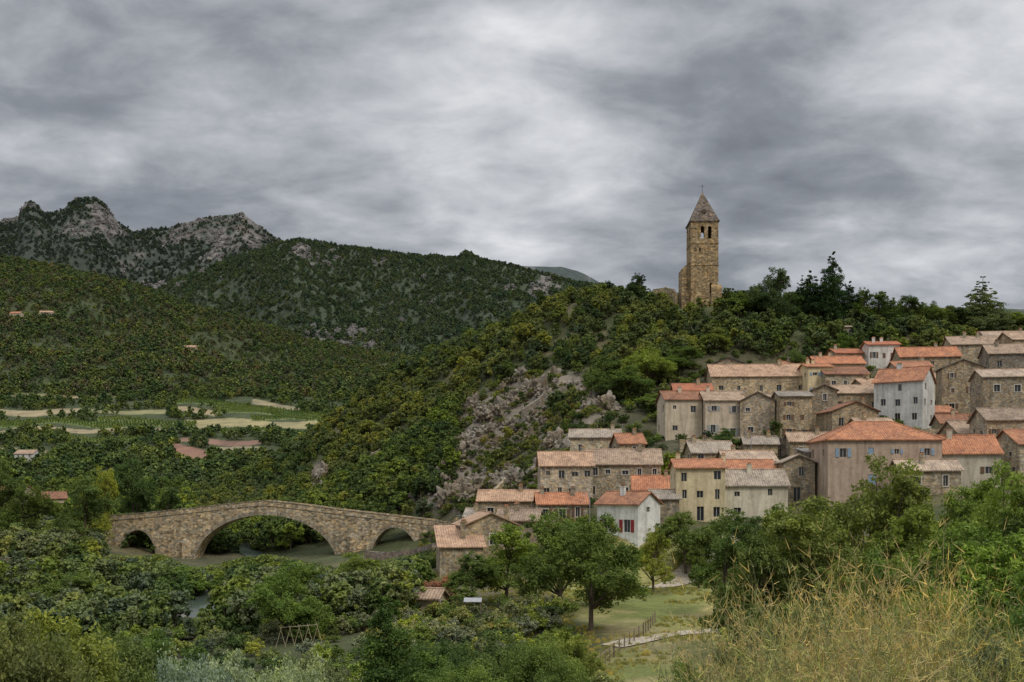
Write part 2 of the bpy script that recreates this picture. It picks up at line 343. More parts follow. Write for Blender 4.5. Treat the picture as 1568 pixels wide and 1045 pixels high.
FIELDS=[
(-400,128,622,628,9,(0.30,0.245,0.14)),(-400,235,638,646,10,(0.13,0.17,0.05)),(20,262,655,657,6,(0.29,0.24,0.14)),(-300,20,657,660,8,(0.27,0.23,0.12)),
(268,380,612,618,10,(0.13,0.17,0.055)),(268,330,624,628,8,(0.29,0.23,0.13)),(330,500,622,632,12,(0.15,0.185,0.06)),(385,460,613,622,7,(0.27,0.23,0.13)),
(285,488,641,646,14,(0.29,0.25,0.125)),(150,300,640,646,10,(0.17,0.19,0.07)),(385,480,636,640,6,(0.15,0.18,0.06)),
(275,400,672,674,8,(0.20,0.12,0.085)),(262,320,680,690,20,(0.235,0.13,0.09)),(330,400,684,686,6,(0.26,0.22,0.13)),(100,220,668,672,9,(0.14,0.17,0.06)),(-100,90,602,606,5,(0.2,0.2,0.1)),(90,180,604,606,6,(0.27,0.22,0.12)),(-200,90,684,688,6,(0.25,0.21,0.12)),(330,470,655,662,6,(0.14,0.18,0.06)),(120,255,626,630,6,(0.22,0.21,0.10))]
def fieldmask(u,v):
    m=np.full(len(u),-1)
    for i,(a,b,va,vb,t,c) in enumerate(FIELDS):
        vt=va+(vb-va)*(u-a)/(b-a)+2.2*np.sin(u/23.0+i)
        m=np.where((u>a)&(u<b)&(v>vt)&(v<vt+t*(0.85+0.2*np.sin(u/31.0+2*i))),i,m)
    return m
rows=np.concatenate([np.geomspace(12,105,50,False),np.geomspace(105,560,210,False),np.geomspace(560,1000,150,False),np.geomspace(1000,1750,90,False),np.geomspace(1750,4900,190,False),np.geomspace(4900,9500,40)])
cols=np.linspace(-0.86,0.86,720)
YY,SS=np.meshgrid(rows,cols,indexing='ij'); gx=(YY*SS).ravel(); gy=(YY-42).ravel()
z,lay,rock,u=ground(gx,gy,True)
nr,nc=YY.shape
idx=np.arange(nr*nc).reshape(nr,nc)
Fq=np.stack([idx[:-1,:-1],idx[:-1,1:],idx[1:,1:],idx[1:,:-1]],-1).reshape(-1,4)
v=VH-F*z/np.maximum(gy,3)
col=np.zeros((len(z),3)); col[:]=(0.075,0.085,0.035)
n1=fbm(gx/14,gy/14,4,101); n2=fbm(gx/3,gy/3,3,102)
def blend(mask,c):
    global col
    mask=np.clip(mask,0,1)[:,None]; col=col*(1-mask)+np.array(c)*mask
nearm=(lay==0)
blend(nearm*sstep(0.5,0.65,n1)*0.7,(0.17,0.14,0.075))
mead=nearm*sstep(5,8,gx+ (n1-0.5)*6)*(1-sstep(38,46,gx))*sstep(52,60,gy)*(1-sstep(140,148,gy))
blend(mead,(0.24,0.235,0.08)); blend(mead*sstep(0.45,0.62,n2)*0.8,(0.36,0.30,0.14)); blend(mead*sstep(0.5,0.62,n1),(0.17,0.19,0.055))
blend(nearm*(gy>155)*(gx>-20)*(gy<270)*(1-mead),(0.085,0.08,0.042))
rf=sstep(0.30,0.52,rock+(n2-0.5)*0.4)
blend(nearm*rf,(0.20,0.17,0.132))
riv=nearm*(z<-17.6)*(gy>100)*(gy<240); blend(riv*1.0,(0.30,0.27,0.23)); blend(riv*(gy>175),(0.10,0.10,0.055))
blend((lay==1)*1.0,(0.055,0.068,0.028))
fm=fieldmask(u,v)
for i,f in enumerate(FIELDS): blend(((fm==i)&(lay==1))*1.0,f[5])
blend((lay==2)*1.0,(0.052,0.068,0.040))  # distance haze painted into the colour: this and farther layers turn bluer
def rockS_(x,y,u): return fbm(x/130+5,y/200,4,201)*0.75+0.25*ridged(x/40,y/40,2,202)+0.04*(u<520)
rockS=(lay==2)*sstep(0.685,0.74,rockS_(gx,gy,u))
blend(rockS,(0.17,0.155,0.135))
def rockK_(x,y,u,v): return fbm(x/150+9,y/220,4,211)*0.62+0.38*ridged(x/45,y/60,3,212)+0.13*np.exp(-np.maximum(v-np.interp(u,Ku,Kv),0)/9)*((u<185)|(u>230))+0.08*np.exp(-((u-345)/70)**2-((v-375)/30)**2)
rockK=(lay==3)*sstep(0.63,0.71,rockK_(gx,gy,u,v))
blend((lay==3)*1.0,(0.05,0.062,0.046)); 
rr=fbm(gx/60,gy/60,3,213)
blend((lay==3)*np.exp(-((u-320)/120)**2)*sstep(0.40,0.6,rr)*0.75*(v<372),(0.125,0.093,0.075))
blend(rockK,(0.155,0.14,0.128))
blend((lay==4)*1.0,(0.055,0.07,0.064)); blend((lay==4)*sstep(0.55,0.68,fbm(gx/110,gy/110,4,5)),(0.13,0.13,0.125))  # farthest ridge, bluish aerial haze mixed into its base colour
me=fastmesh('ground',np.stack([gx,gy,z],1),Fq,[],smooth=True)
ca=me.color_attributes.new('Col','FLOAT_COLOR','POINT'); ca.data.foreach_set('color',np.concatenate([col,np.ones((len(z),1))],1).astype(np.float32).ravel())
m,nt,b=newmat('terrain',0.95); at=N(nt,'ShaderNodeAttribute'); at.attribute_name='Col'
g=N(nt,'ShaderNodeNewGeometry').outputs['Position']
na=noise_node(nt,g,1.2,8,0.7); nb=noise_node(nt,g,0.06,10,0.75); ncn=noise_node(nt,g,0.012,8,0.7)
c=mix(nt,at.outputs['Color'],ramp(nt,na.outputs[0],[(0.3,(0.65,0.65,0.65)),(0.7,(1.3,1.3,1.3))]).outputs[0],0.8,'MULTIPLY')
c=mix(nt,c,ramp(nt,nb.outputs[0],[(0.35,(0.5,0.52,0.55)),(0.65,(1.45,1.4,1.35))]).outputs[0],0.75,'MULTIPLY')
c=mix(nt,c,ramp(nt,ncn.outputs[0],[(0.35,(0.75,0.78,0.8)),(0.65,(1.2,1.15,1.1))]).outputs[0],0.6,'MULTIPLY')
nt.links.new(c,b.inputs['Base Color'])
ad=N(nt,'ShaderNodeMath',operation='MULTIPLY_ADD'); nt.links.new(nb.outputs[0],ad.inputs[0]); ad.inputs[1].default_value=6; nt.links.new(na.outputs[0],ad.inputs[2])
bump(nt,b,ad.outputs[0],0.6,0.5)
me.materials.append(m)
link(bpy.data.objects.new('ground',me))
# ---------------------------------------------------------------- tree meshes
def tubes(segs,n=6):
    V=[];Q=[]
    for (p0,p1,r0,r1) in segs:
        p0=Vector(p0);p1=Vector(p1);a=(p1-p0)
        if a.length<1e-4: continue
        a.normalize(); q=a.orthogonal().normalized(); w=a.cross(q); i=len(V)
        for p,r in ((p0,r0),(p1,r1)):
            for k in range(n): 
                t=k*2*math.pi/n; V.append(tuple(p+(q*math.cos(t)+w*math.sin(t))*r))
        for k in range(n): Q.append((i+k,i+(k+1)%n,i+n+(k+1)%n,i+n+k))
    return V,Q
def unit(rng,n):
    a=rng.normal(size=(n,3)); return a/np.linalg.norm(a,axis=1,keepdims=True)
def leafcloud(rng,lobes,ncl,nl,leaf,flat=1.0,asp=0.55,cr=0.40):
    P_=[];Nn=[];L=[]
    for (c,r) in lobes:
        c=np.array(c,float); k=max(3,int(ncl*(r/ max(l[1] for l in lobes))**2))
        d=unit(rng,k); d[:,2]=np.where(d[:,2]<-0.6,-d[:,2],d[:,2])
        cc=c+d*(r*rng.uniform(0.45,1.1,(k,1)))*np.array([1,1,flat])
        lobev=rng.uniform(-0.12,0.12)
        for j in range(k):
            rr=r*cr*rng.uniform(0.6,1.25); n=int(nl*rng.uniform(0.6,1.4))
            p=cc[j]+unit(rng,n)*(rr*rng.uniform(0,1,(n,1))**0.45)*np.array([1,1,0.75*flat if flat<1 else 0.8])
            nm=d[j]*0.5+unit(rng,n)*0.8+np.array([0,0,0.35]); nm/=np.linalg.norm(nm,axis=1,keepdims=True)
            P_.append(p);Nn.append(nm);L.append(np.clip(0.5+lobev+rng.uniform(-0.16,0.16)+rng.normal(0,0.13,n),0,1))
    p=np.concatenate(P_);n=np.concatenate(Nn);l=np.concatenate(L)
    t=np.cross(n,unit(rng,len(n)));t/=np.linalg.norm(t,axis=1,keepdims=True)+1e-9;b_=np.cross(n,t)
    s=leaf*rng.uniform(0.6,1.3,(len(n),1))
    V=np.stack([p-t*s,p-b_*s*asp+t*s*0.1,p+t*s,p+b_*s*asp-t*s*0.1],1).reshape(-1,3)
    Q=np.arange(len(V)).reshape(-1,4); return V,Q,l
def assemble(name,rng,lobes,segs,**k):
    V,Q,l=leafcloud(rng,lobes,**k)
    tv,tq=tubes(segs)
    if tv:
        Q2=np.array(tq)+len(V); V=np.concatenate([V,np.array(tv)]); mi=np.concatenate([np.zeros(len(Q)),np.ones(len(Q2))]); l=np.concatenate([l,np.full(len(Q2),0.5)]); Q=np.concatenate([Q,Q2])
    else: mi=np.zeros(len(Q))
    return fastmesh(name,V,Q,[LEAF,BARK],mi,l)
def tree_mesh(name,seed,H,W,th,nlobe,leaf,ncl,nl,kind='round'):
    rng=np.random.default_rng(seed); lobes=[];segs=[]
    if kind=='round':
        b0=th*0.75; ch=H-b0
        lean=rng.uniform(-0.03,0.03,2)*H
        for i in range(nlobe):
            hz=0.08+0.78*((i*0.618)%1.0)+rng.uniform(-.04,.04)
            env=math.sqrt(max(0.05,1-((hz-0.36)/0.64)**2)); a=i*2.399+rng.uniform(-.5,.5); R=W/2*env*rng.uniform(0.48,0.78)
            r=W*rng.uniform(0.15,0.23)*(1.0-0.25*hz)
            lobes.append(((math.cos(a)*R+lean[0]*hz,math.sin(a)*R+lean[1]*hz,b0+ch*(0.08+hz*0.86)),r))
        lobes.append(((lean[0],lean[1],H-W*0.17),W*0.17)); lobes.append(((0,0,b0+ch*0.45),W*0.28)); lobes.append(((lean[0]*.5,lean[1]*.5,b0+ch*0.7),W*0.22))
        tr=H*0.013+0.009*W
        j=(lean[0]*0.2,lean[1]*0.2,th); j2=(lean[0]*.6,lean[1]*.6,b0+ch*0.4); segs=[((0,0,-H*0.05),(0,0,th*0.15),tr*1.5,tr*1.05),((0,0,th*0.15),j,tr*1.05,tr*0.85),(j,j2,tr*0.8,tr*0.45),(j2,(lean[0],lean[1],H*0.88),tr*0.45,tr*0.1)]
        for (c,r) in lobes: 
            s=j if c[2]<th+ch*0.45 else j2
            mid=((s[0]+c[0])*0.5+rng.uniform(-.04,.04)*W,(s[1]+c[1])*0.5+rng.uniform(-.04,.04)*W,(s[2]*0.45+c[2]*0.55))
            segs+= [(s,mid,tr*0.42,tr*0.25),(mid,c,tr*0.25,tr*0.08)]
            for q in range(3):
                dd=unit(rng,1)[0]*r*0.8; segs.append((c,(c[0]+dd[0],c[1]+dd[1],c[2]+abs(dd[2])),tr*0.1,tr*0.03))
        return assemble(name,rng,lobes,segs,ncl=ncl,nl=nl,leaf=leaf)
    if kind=='column':
        n=nlobe
        for i in range(n):
            t=i/(n-1); R=W/2*(math.sin(math.pi*min(1,0.22+t*0.77))**0.8); a=i*2.4
            lobes.append(((math.cos(a)*R*0.35,math.sin(a)*R*0.35,th+(H-th)*t*0.97),max(R*0.75,W*0.08)))
        segs=[((0,0,-0.3),(0,0,H*0.9),H*0.012,H*0.004)]
        return assemble(name,rng,lobes,segs,ncl=ncl,nl=nl,leaf=leaf,cr=0.55)
    if kind=='cedar':
        n=nlobe
        for i in range(n):
            t=i/(n-1); R=W/2*(1-t)**0.75+W*0.04; k=max(1,int(9*(1-t)+1))
            for q in range(k):
                a=q*2*math.pi/k+i*1.3+rng.uniform(-.3,.3); rr=R*rng.uniform(0.3,0.8) if k>1 else 0
                c=(math.cos(a)*rr,math.sin(a)*rr,th+(H-th)*t-0.06*rr); lobes.append((c,R*0.45+W*0.03)); segs.append(((0,0,c[2]),c,H*0.006,H*0.003))
        segs.append(((0,0,-0.3),(0,0,H*0.98),H*0.014,H*0.004))
        return assemble(name,rng,lobes,segs,ncl=ncl,nl=nl,leaf=leaf,flat=0.5)
    if kind=='bush':
        for i in range(nlobe):
            a=i*2.399; R=W/2*math.sqrt((i+0.5)/nlobe)*0.72; r=W*rng.uniform(0.15,0.26)
            lobes.append(((math.cos(a)*R,math.sin(a)*R,max(r*0.5,(H-r)*rng.uniform(0.45,1.0)*(1-0.45*(2*R/W)**2))),r))
        for (c,r) in lobes:
            segs.append(((c[0]*0.15,c[1]*0.15,-0.2),c,H*0.012,H*0.004))
        return assemble(name,rng,lobes,segs,ncl=ncl,nl=nl,leaf=leaf)
def inst(u_,d,vtop,mesh,protoH,protoW,name,color,W=None,rz=None,zoff=0):
    x=X(u_,d); zg=gz(x,d); H=max(1.0,(VH-vtop)/F*d-zg)
    o=bpy.data.objects.new(name,mesh); o.location=(x,d,zg-0.1+zoff); s=H/protoH; sx=s if W is None else W/protoW
    o.scale=(sx,sx,s); o.rotation_euler=(0,0,random.uniform(0,6.28) if rz is None else rz); o.color=(*color,1)
    return link(o)
G_MID=(0.11,0.15,0.048);G_LIT=(0.16,0.205,0.056);G_DRK=(0.068,0.096,0.038);G_YEL=(0.22,0.235,0.055);G_OLV=(0.155,0.175,0.11);G_SIL=(0.27,0.30,0.22)
def scatter(parent,name,protos,x,y,zz,s,color_list,tint=True,tr=0.22):
    k=max(len(protos),len(color_list)); which=RG.integers(0,k,len(x))
    for i in range(k):
        pm=protos[i%len(protos)]
        sel=which==i; n=sel.sum()
        if n==0: continue
        a=RG.uniform(0,2*np.pi,n); h=s[sel]/2
        cx,cy,cz=x[sel],y[sel],zz[sel]; V=np.empty((n,4,3))
        for q in range(4):
            th=a+q*np.pi/2+np.pi/4; V[:,q,0]=cx+np.cos(th)*h*math.sqrt(2); V[:,q,1]=cy+np.sin(th)*h*math.sqrt(2); V[:,q,2]=cz
        me=fastmesh(name+'_positions',V.reshape(-1,3),np.arange(4*n).reshape(-1,4),[])
        io=bpy.data.objects.new(name+'_positions',me); link(io,parent)
        io.instance_type='FACES'; io.use_instance_faces_scale=True; io.show_instancer_for_render=False
        c_=color_list[i%len(color_list)]
        if tint: pm=pm.copy(); pm.materials[0]=leafcol(c_,tr)
        ch=bpy.data.objects.new(name+'_plant',pm); link(ch,io)
def protos(prefix,n,H,nlobe,leaf,ncl,nl,kind='round',seed=0,th=0.25):
    return [tree_mesh(prefix,seed+i,H*(0.9+0.2*((i*37%10)/10)),1.0,th*(0.8+0.1*i),nlobe,leaf,ncl,nl,kind) for i in range(n)]
far_p=protos('far_tree',4,0.95,4,0.11,7,8,seed=100,th=0.1)
mid_p=protos('hill_tree',5,0.95,7,0.05,13,22,seed=200,th=0.15)
rough_p=protos('shrub',4,0.85,7,0.038,14,30,kind='bush',seed=300)
def hfilter(x,y,extra=0.0):
    k=np.ones(len(x),bool)
    for (a,b,r) in fp: k&=((x-a)**2+(y-b)**2)>(r+extra)**2
    return k
def cand(n,y0,y1,u0,u1):
    y=np.sqrt(RG.uniform(y0**2,y1**2,n)); uu=RG.uniform(u0,u1,n); return (uu-784)/F*y,y
x,y=cand(15000,900,1540,-350,760); z_,l_,r_,u_=ground(x,y,True); k=(l_==1)
fo=empty('hillside_forest'); sz=RG.uniform(6,11.5,k.sum())*np.where(fbm(x[k]/60,y[k]/60,3,301)<0.36,0.6,1.0)
scatter(fo,'hillside_forest',far_p,x[k],y[k],z_[k]-0.5,sz,[(0.092,0.124,0.048),(0.076,0.106,0.044),(0.115,0.143,0.052),(0.108,0.105,0.06)],tr=0)
x,y=cand(9000,480,930,-350,760); z_,l_,r_,u_=ground(x,y,True); v_=VH-F*z_/y
fmk=fieldmask(u_,v_); fmk2=fieldmask(u_,v_-6); k=(l_==1)&(fmk<0)&(fmk2<0)&(fbm(x/40,y/25,3,303)>0.36)
scatter(fo,'valley_trees',far_p,x[k],y[k],z_[k]-0.4,RG.uniform(3.5,9,k.sum()),[(0.09,0.125,0.043),(0.065,0.096,0.038),(0.13,0.165,0.053),(0.085,0.113,0.048)],tr=0)
vx=[];vy=[];vz=[]
yy=np.arange(600,900,5.0)
for r0 in yy:
    xs=np.arange(-500,-60,2.2)+RG.uniform(-.4,.4); ysr=np.full(len(xs),r0)
    z_,l_,_,u_=ground(xs,ysr,True); v_=VH-F*z_/ysr; f_=fieldmask(u_,v_)
    ok=np.isin(f_,[1,4,6,9,10,14,18]); vx.append(xs[ok]);vy.append(ysr[ok]);vz.append(z_[ok])
vx=np.concatenate(vx);vy=np.concatenate(vy);vz=np.concatenate(vz)
vi=empty('vineyard'); scatter(vi,'vineyard',far_p[:2],vx,vy,vz-0.2,RG.uniform(1.8,2.8,len(vx)),[(0.12,0.17,0.045),(0.14,0.19,0.05)],tr=0)
x,y=cand(30000,1500,3230,-150,1150); z_,l_,r_,u_=ground(x,y,True)
k=(l_==2)&(rockS_(x,y,u_)<0.70); mf=empty('mountain_forest')
scatter(mf,'mountain_forest',far_p,x[k],y[k],z_[k]-1,RG.uniform(9,17,k.sum()),[(0.072,0.102,0.056),(0.064,0.093,0.052),(0.084,0.112,0.058),(0.076,0.098,0.058)],tr=0)  # leaf greens carry painted haze: blue raised for the distant range
x,y=cand(15000,2700,4580,-100,520); z_,l_,r_,u_=ground(x,y,True); v_=VH-F*z_/y
k=(l_==3)&(rockK_(x,y,u_,v_)<0.66)&(RG.uniform(0,1,len(x))<1-0.75*np.exp(-((u_-320)/80)**2)*(v_<365))
scatter(mf,'mountain_forest',far_p,x[k],y[k],z_[k]-2,RG.uniform(10,19,k.sum()),[(0.052,0.072,0.054),(0.046,0.067,0.052),(0.057,0.078,0.056),(0.056,0.072,0.056)],tr=0)  # peak trees: aerial haze tinted into the leaf colours
# village hill forest
x,y=cand(8500,236,432,215,1720); z_,l_,r_,u_=ground(x,y,True); v_=VH-F*z_/y
k=(l_==0)&(r_+RG.uniform(-.4,.4,len(x))<0.40)&hfilter(x,y,1.0)
k&=~((u_>1020)&(v_>552)&(y<262)); k&=~((np.abs(u_-1068)<36)&(y<312)&(y>270)&(v_<482)); k&=~((u_<560)&(y<262))
k&=~((u_>270)&(u_<560)&(y<285)&(RG.uniform(0,1,len(x))<0.25))
hf=empty('hill_forest'); sz=RG.uniform(2.8,6.8,k.sum())*np.where(r_[k]>0.3,0.65,1.0)
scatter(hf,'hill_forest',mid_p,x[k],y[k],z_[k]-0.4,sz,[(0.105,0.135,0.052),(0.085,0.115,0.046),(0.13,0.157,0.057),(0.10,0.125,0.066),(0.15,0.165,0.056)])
x,y=cand(4200,178,330,440,1010); z_,l_,r_,u_=ground(x,y,True); k=(l_==0)&(r_>0.15)&hfilter(x,y,1)&(RG.uniform(0,1,len(x))<0.55)
scatter(hf,'scrub',rough_p,x[k],y[k],z_[k]-0.1,RG.uniform(0.8,3.2,k.sum()),[(0.12,0.148,0.048),(0.16,0.155,0.07),(0.085,0.115,0.042),(0.16,0.17,0.06)])
x,y=cand(1800,160,262,880,1640); z_,l_,r_,u_=ground(x,y,True); k=(l_==0)&hfilter(x,y,0.8)&(RG.uniform(0,1,len(x))<0.6)
vg=empty('village_garden_shrubs'); scatter(vg,'village_shrubs',rough_p,x[k],y[k],z_[k]-0.3,RG.uniform(1.2,3.3,k.sum()),[G_MID,G_LIT,G_DRK,(0.15,0.17,0.06)])
x,y=cand(900,150,236,640,900); z_,l_,r_,u_=ground(x,y,True); k=(l_==0)&hfilter(x,y,0.8)&(RG.uniform(0,1,len(x))<0.75)
scatter(vg,'terrace_shrubs',rough_p,x[k],y[k],z_[k]-0.2,RG.uniform(0.9,2.8,k.sum()),[G_MID,(0.14,0.145,0.065),G_DRK,(0.15,0.17,0.06)])
RIV=[(-110,290),(-75,262),(-58,234),(-55,200),(-50,170),(-41,131),(-75,118),(-120,108),(-200,100)]
def rivdist(x,y):
    d=np.full(len(x),1e9)
    for (a,b),(c_,e) in zip(RIV[:-1],RIV[1:]):
        L=(c_-a)**2+(e-b)**2; t=np.clip(((x-a)*(c_-a)+(y-b)*(e-b))/L,0,1); d=np.minimum(d,np.hypot(x-a-t*(c_-a),y-b-t*(e-b)))
    return d
x,y=cand(3200,98,228,-250,700); z_,l_,r_,u_=ground(x,y,True)
k=(l_==0)&(rivdist(x,y)>np.where(y>150,1.5,4))&hfilter(x,y,2)&(x<-11)&~((u_<200)&(y>150)&(y<175)); k&=~((np.abs(u_-300)<50)&(y<132)&(y>100))
hs=RG.uniform(2.8,6.2,len(x)); hs=np.where(u_>640,hs*0.6,hs)
cap=((VH-(857+10*np.sin(u_/37.0)-14*np.exp(-((u_-250)/30)**2)))/F*y-z_)*1.0; inb=(u_>150)&(u_<720); hs=np.where(inb,np.minimum(hs,cap),hs); k&=hs>0.9
rw=empty('riverside_woods')
scatter(rw,'riverside_woods',mid_p,x[k],y[k],z_[k]-0.3,hs[k],[G_MID,(0.125,0.15,0.085),(0.15,0.175,0.10),G_DRK,(0.155,0.19,0.065)])
x,y=cand(1500,238,470,-350,300); z_,l_,r_,u_=ground(x,y,True); k=(rivdist(x,y)>4)&(z_<40)
scatter(rw,'valley_woods',mid_p,x[k],y[k],z_[k]-0.3,RG.uniform(4,9,k.sum()),[G_MID,G_DRK,(0.11,0.145,0.05),G_DRK,G_LIT])
x,y=cand(900,244,300,170,700); z_=ground(x,y); k=rivdist(x,y)>1.5
scatter(rw,'bank_trees',mid_p,x[k],y[k],z_[k]-0.3,RG.uniform(3.5,7.5,k.sum()),[G_DRK,G_MID,G_DRK,(0.07,0.10,0.042),G_MID])
x,y=cand(1500,50,104,-250,930); z_=ground(x,y); u_=784+F*x/y
k=(fbm(x/9,y/9,3,401)>0.43)&~((u_>880)&(y>62)); k&=~((u_>230)&(u_<560)&(y<92)&(RG.uniform(0,1,len(x))<0.5))
fs=empty('foreground_shrubs'); scatter(fs,'foreground_shrubs',rough_p,x[k],y[k],z_[k]-0.2,RG.uniform(1.0,2.8,k.sum()),[G_MID,G_LIT,(0.15,0.17,0.10),(0.20,0.215,0.07),G_DRK,(0.20,0.22,0.15)])
x,y=cand(900,14,50,-300,2000); z_=ground(x,y); u_=784+F*x/y
k=((u_<700)|(u_>1150)); scatter(fs,'slope_shrubs',rough_p,x[k],y[k],z_[k]-0.2,RG.uniform(0.7,1.8,k.sum()),[G_MID,G_LIT,(0.16,0.17,0.10),(0.19,0.20,0.07)])
x,y=cand(500,62,118,1150,1900); z_=ground(x,y); k=hfilter(x,y,1)
scatter(fs,'garden_thicket',mid_p,x[k],y[k],z_[k]-0.2,RG.uniform(2.0,4.8,k.sum()),[G_MID,G_LIT,(0.13,0.16,0.05),(0.18,0.205,0.065),G_DRK])
def grass_mesh(seed):
    rng=np.random.default_rng(seed); n=60; V=[];Q=[];l=[]
    for i in range(n):
        a=rng.uniform(0,6.28);r=rng.uniform(0,0.45);b0=np.array([math.cos(a)*r,math.sin(a)*r,0]);h=rng.uniform(0.25,0.6); d=rng.normal(0,0.15,2); w=0.018
        t=rng.uniform(0,6.28); wv=np.array([math.cos(t)*w,math.sin(t)*w,0]); top=b0+np.array([d[0],d[1],h]); mi_=b0+np.array([d[0]*.3,d[1]*.3,h*.55]); k=len(V)
        V+=[b0-wv,b0+wv,mi_+wv*0.8,mi_-wv*0.8,top+wv*0.2,top-wv*0.2]; Q+=[(k,k+1,k+2,k+3),(k+3,k+2,k+4,k+5)]; q=rng.uniform(0.3,0.8); l+=[q,q]
    return fastmesh('grass_tuft',V,Q,[LEAF],None,l)
gm=[grass_mesh(1),grass_mesh(2)]
x,y=cand(12000,52,145,560,1240); z_=ground(x,y); u_=784+F*x/y
k=fbm(x/5,y/5,3,405)>0.45
gr=empty('grass'); scatter(gr,'grass',gm,x[k],y[k],z_[k],RG.uniform(0.25,0.6,k.sum()),[(0.22,0.22,0.08),(0.32,0.28,0.12)])
# ---------------------------------------------------------------- rocks
ROCKM,nt,b=newmat('rock',0.95); g=N(nt,'ShaderNodeNewGeometry').outputs['Position']
n0=noise_node(nt,g,0.5,10,0.75); c=ramp(nt,n0.outputs[0],[(0.3,(0.085,0.073,0.058)),(0.48,(0.20,0.172,0.135)),(0.65,(0.35,0.315,0.265))]).outputs[0]
n1_=noise_node(nt,g,0.12,4,0.6); c=mix(nt,c,ramp(nt,n1_.outputs[0],[(0.4,(0.8,0.66,0.5)),(0.6,(1,1,1))]).outputs[0],0.8,'MULTIPLY')
nt.links.new(c,b.inputs['Base Color']); bump(nt,b,n0.outputs[0],1.0,0.4)
def rock_mesh(seed):
    bm=bmesh.new(); bmesh.ops.create_icosphere(bm,subdivisions=4,radius=0.5); of=Vector((seed*7.3,seed*3.1,seed*5.7))
    for q in bm.verts:
        p=q.co.copy()
        d=mn.voronoi(p*3+of)[0]; k=0.75+0.75*(d[1]-d[0])-0.1+0.25*mn.fractal(p*5+of,1.0,2.1,5)
        q.co=Vector((p.x*k,p.y*k*0.9,p.z*k*1.05))
    me=bpy.data.meshes.new('rock'); bm.to_mesh(me); bm.free(); me.materials.append(ROCKM); return me
rocks=[rock_mesh(i) for i in range(4)]
x,y=cand(2600,180,330,440,1000); z_,l_,r_,u_=ground(x,y,True); k=(r_>0.38)&hfilter(x,y,2)&(RG.uniform(0,1,len(x))<0.34)
ro=empty('rock_outcrop'); scatter(ro,'rock_outcrop',rocks,x[k],y[k],z_[k]-0.2,RG.uniform(1.5,7.0,k.sum()),[(1,1,1)],False)
x=np.array([X(u,d) for u,d in RG.uniform([225,112],[360,150],(260,2))]); y=RG.uniform(108,140,260); z_=ground(x,y); k=(rivdist(x,y)<9)
scatter(ro,'river_stones',rocks,x[k],y[k],z_[k],RG.uniform(0.2,0.9,k.sum()),[(1,1,1)],False)
x,y=cand(5200,2600,4600,-60,520); z_,l_,r_,u_=ground(x,y,True); v_=VH-F*z_/y
k=(l_==3)&(rockK_(x,y,u_,v_)>0.67)
MROCK,nt,b=newmat('mountain_rock',0.95); g=N(nt,'ShaderNodeNewGeometry').outputs['Position']
n0=noise_node(nt,g,0.03,10,0.75); nt.links.new(ramp(nt,n0.outputs[0],[(0.3,(0.075,0.07,0.066)),(0.5,(0.135,0.124,0.114)),(0.68,(0.25,0.235,0.21))]).outputs[0],b.inputs['Base Color'])
mr=[]
for i in range(3):
    q=rocks[i].copy(); q.materials.clear(); q.materials.append(MROCK); mr.append(q)
cr_=empty('mountain_crags'); scatter(cr_,'mountain_crags',mr,x[k],y[k],z_[k]-4,RG.uniform(12,34,k.sum()),[(1,1,1)],False)
x,y=cand(9000,1500,3200,150,950); z_,l_,r_,u_=ground(x,y,True)
k=(l_==2)&(rockS_(x,y,u_)>0.69); scatter(cr_,'mountain_crags',mr,x[k],y[k],z_[k],RG.uniform(7,22,k.sum()),[(1,1,1)],False)
# ---------------------------------------------------------------- river + paths
def strip(name,line,w,mat,dz,step=2.0):
    P_=[]
    for (a,b_),(c_,e) in zip(line[:-1],line[1:]):
        n=max(1,int(math.hypot(c_-a,e-b_)/step))
        for i in range(n): P_.append((a+(c_-a)*i/n,b_+(e-b_)*i/n))
    P_.append(line[-1]); P_=np.array(P_)
    for _ in range(6): P_[1:-1]=(P_[:-2]+P_[1:-1]*2+P_[2:])/4
    T=np.gradient(P_,axis=0); T/=np.linalg.norm(T,axis=1,keepdims=True); Nn=np.stack([-T[:,1],T[:,0]],1)
    V=[];Q=[];m_=5
    for j in range(m_):
        o=(j/(m_-1)-0.5)*w; q=P_+Nn*o*(1+0.15*np.sin(np.arange(len(P_))*0.7))[:,None]; zz=ground(q[:,0],q[:,1])+dz
        V.append(np.column_stack([q,zz]))
    V=np.concatenate(V); n=len(P_)
    for j in range(m_-1):
        for i in range(n-1): Q.append((j*n+i,(j+1)*n+i,(j+1)*n+i+1,j*n+i+1))
    o=bpy.data.objects.new(name,fastmesh(name,V,Q,[mat],smooth=True)); return link(o)
wm,nt,b=newmat('water',0.12); b.inputs['Base Color'].default_value=(0.06,0.075,0.06,1); b.inputs['Specular IOR Level'].default_value=0.5
bump(nt,b,noise_node(nt,N(nt,'ShaderNodeNewGeometry').outputs['Position'],1.5,4,0.6).outputs[0],0.25,0.1)
strip('river',RIV,5,wm,0.2)
PATH=plain('path_gravel',(0.40,0.34,0.26),0.95,0,0.3,2)
strip('footpath',[(X(930,84),80.5),(X(1000,85),84.5),(X(1060,87),88),(X(1130,90),90),(X(1200,92),92)],2.2,PATH,0.10,1)
strip('footpath',[(X(985,128),126),(X(1030,132),133),(X(1070,139),141),(X(1120,150),147)],3.6,PATH,0.12,1)
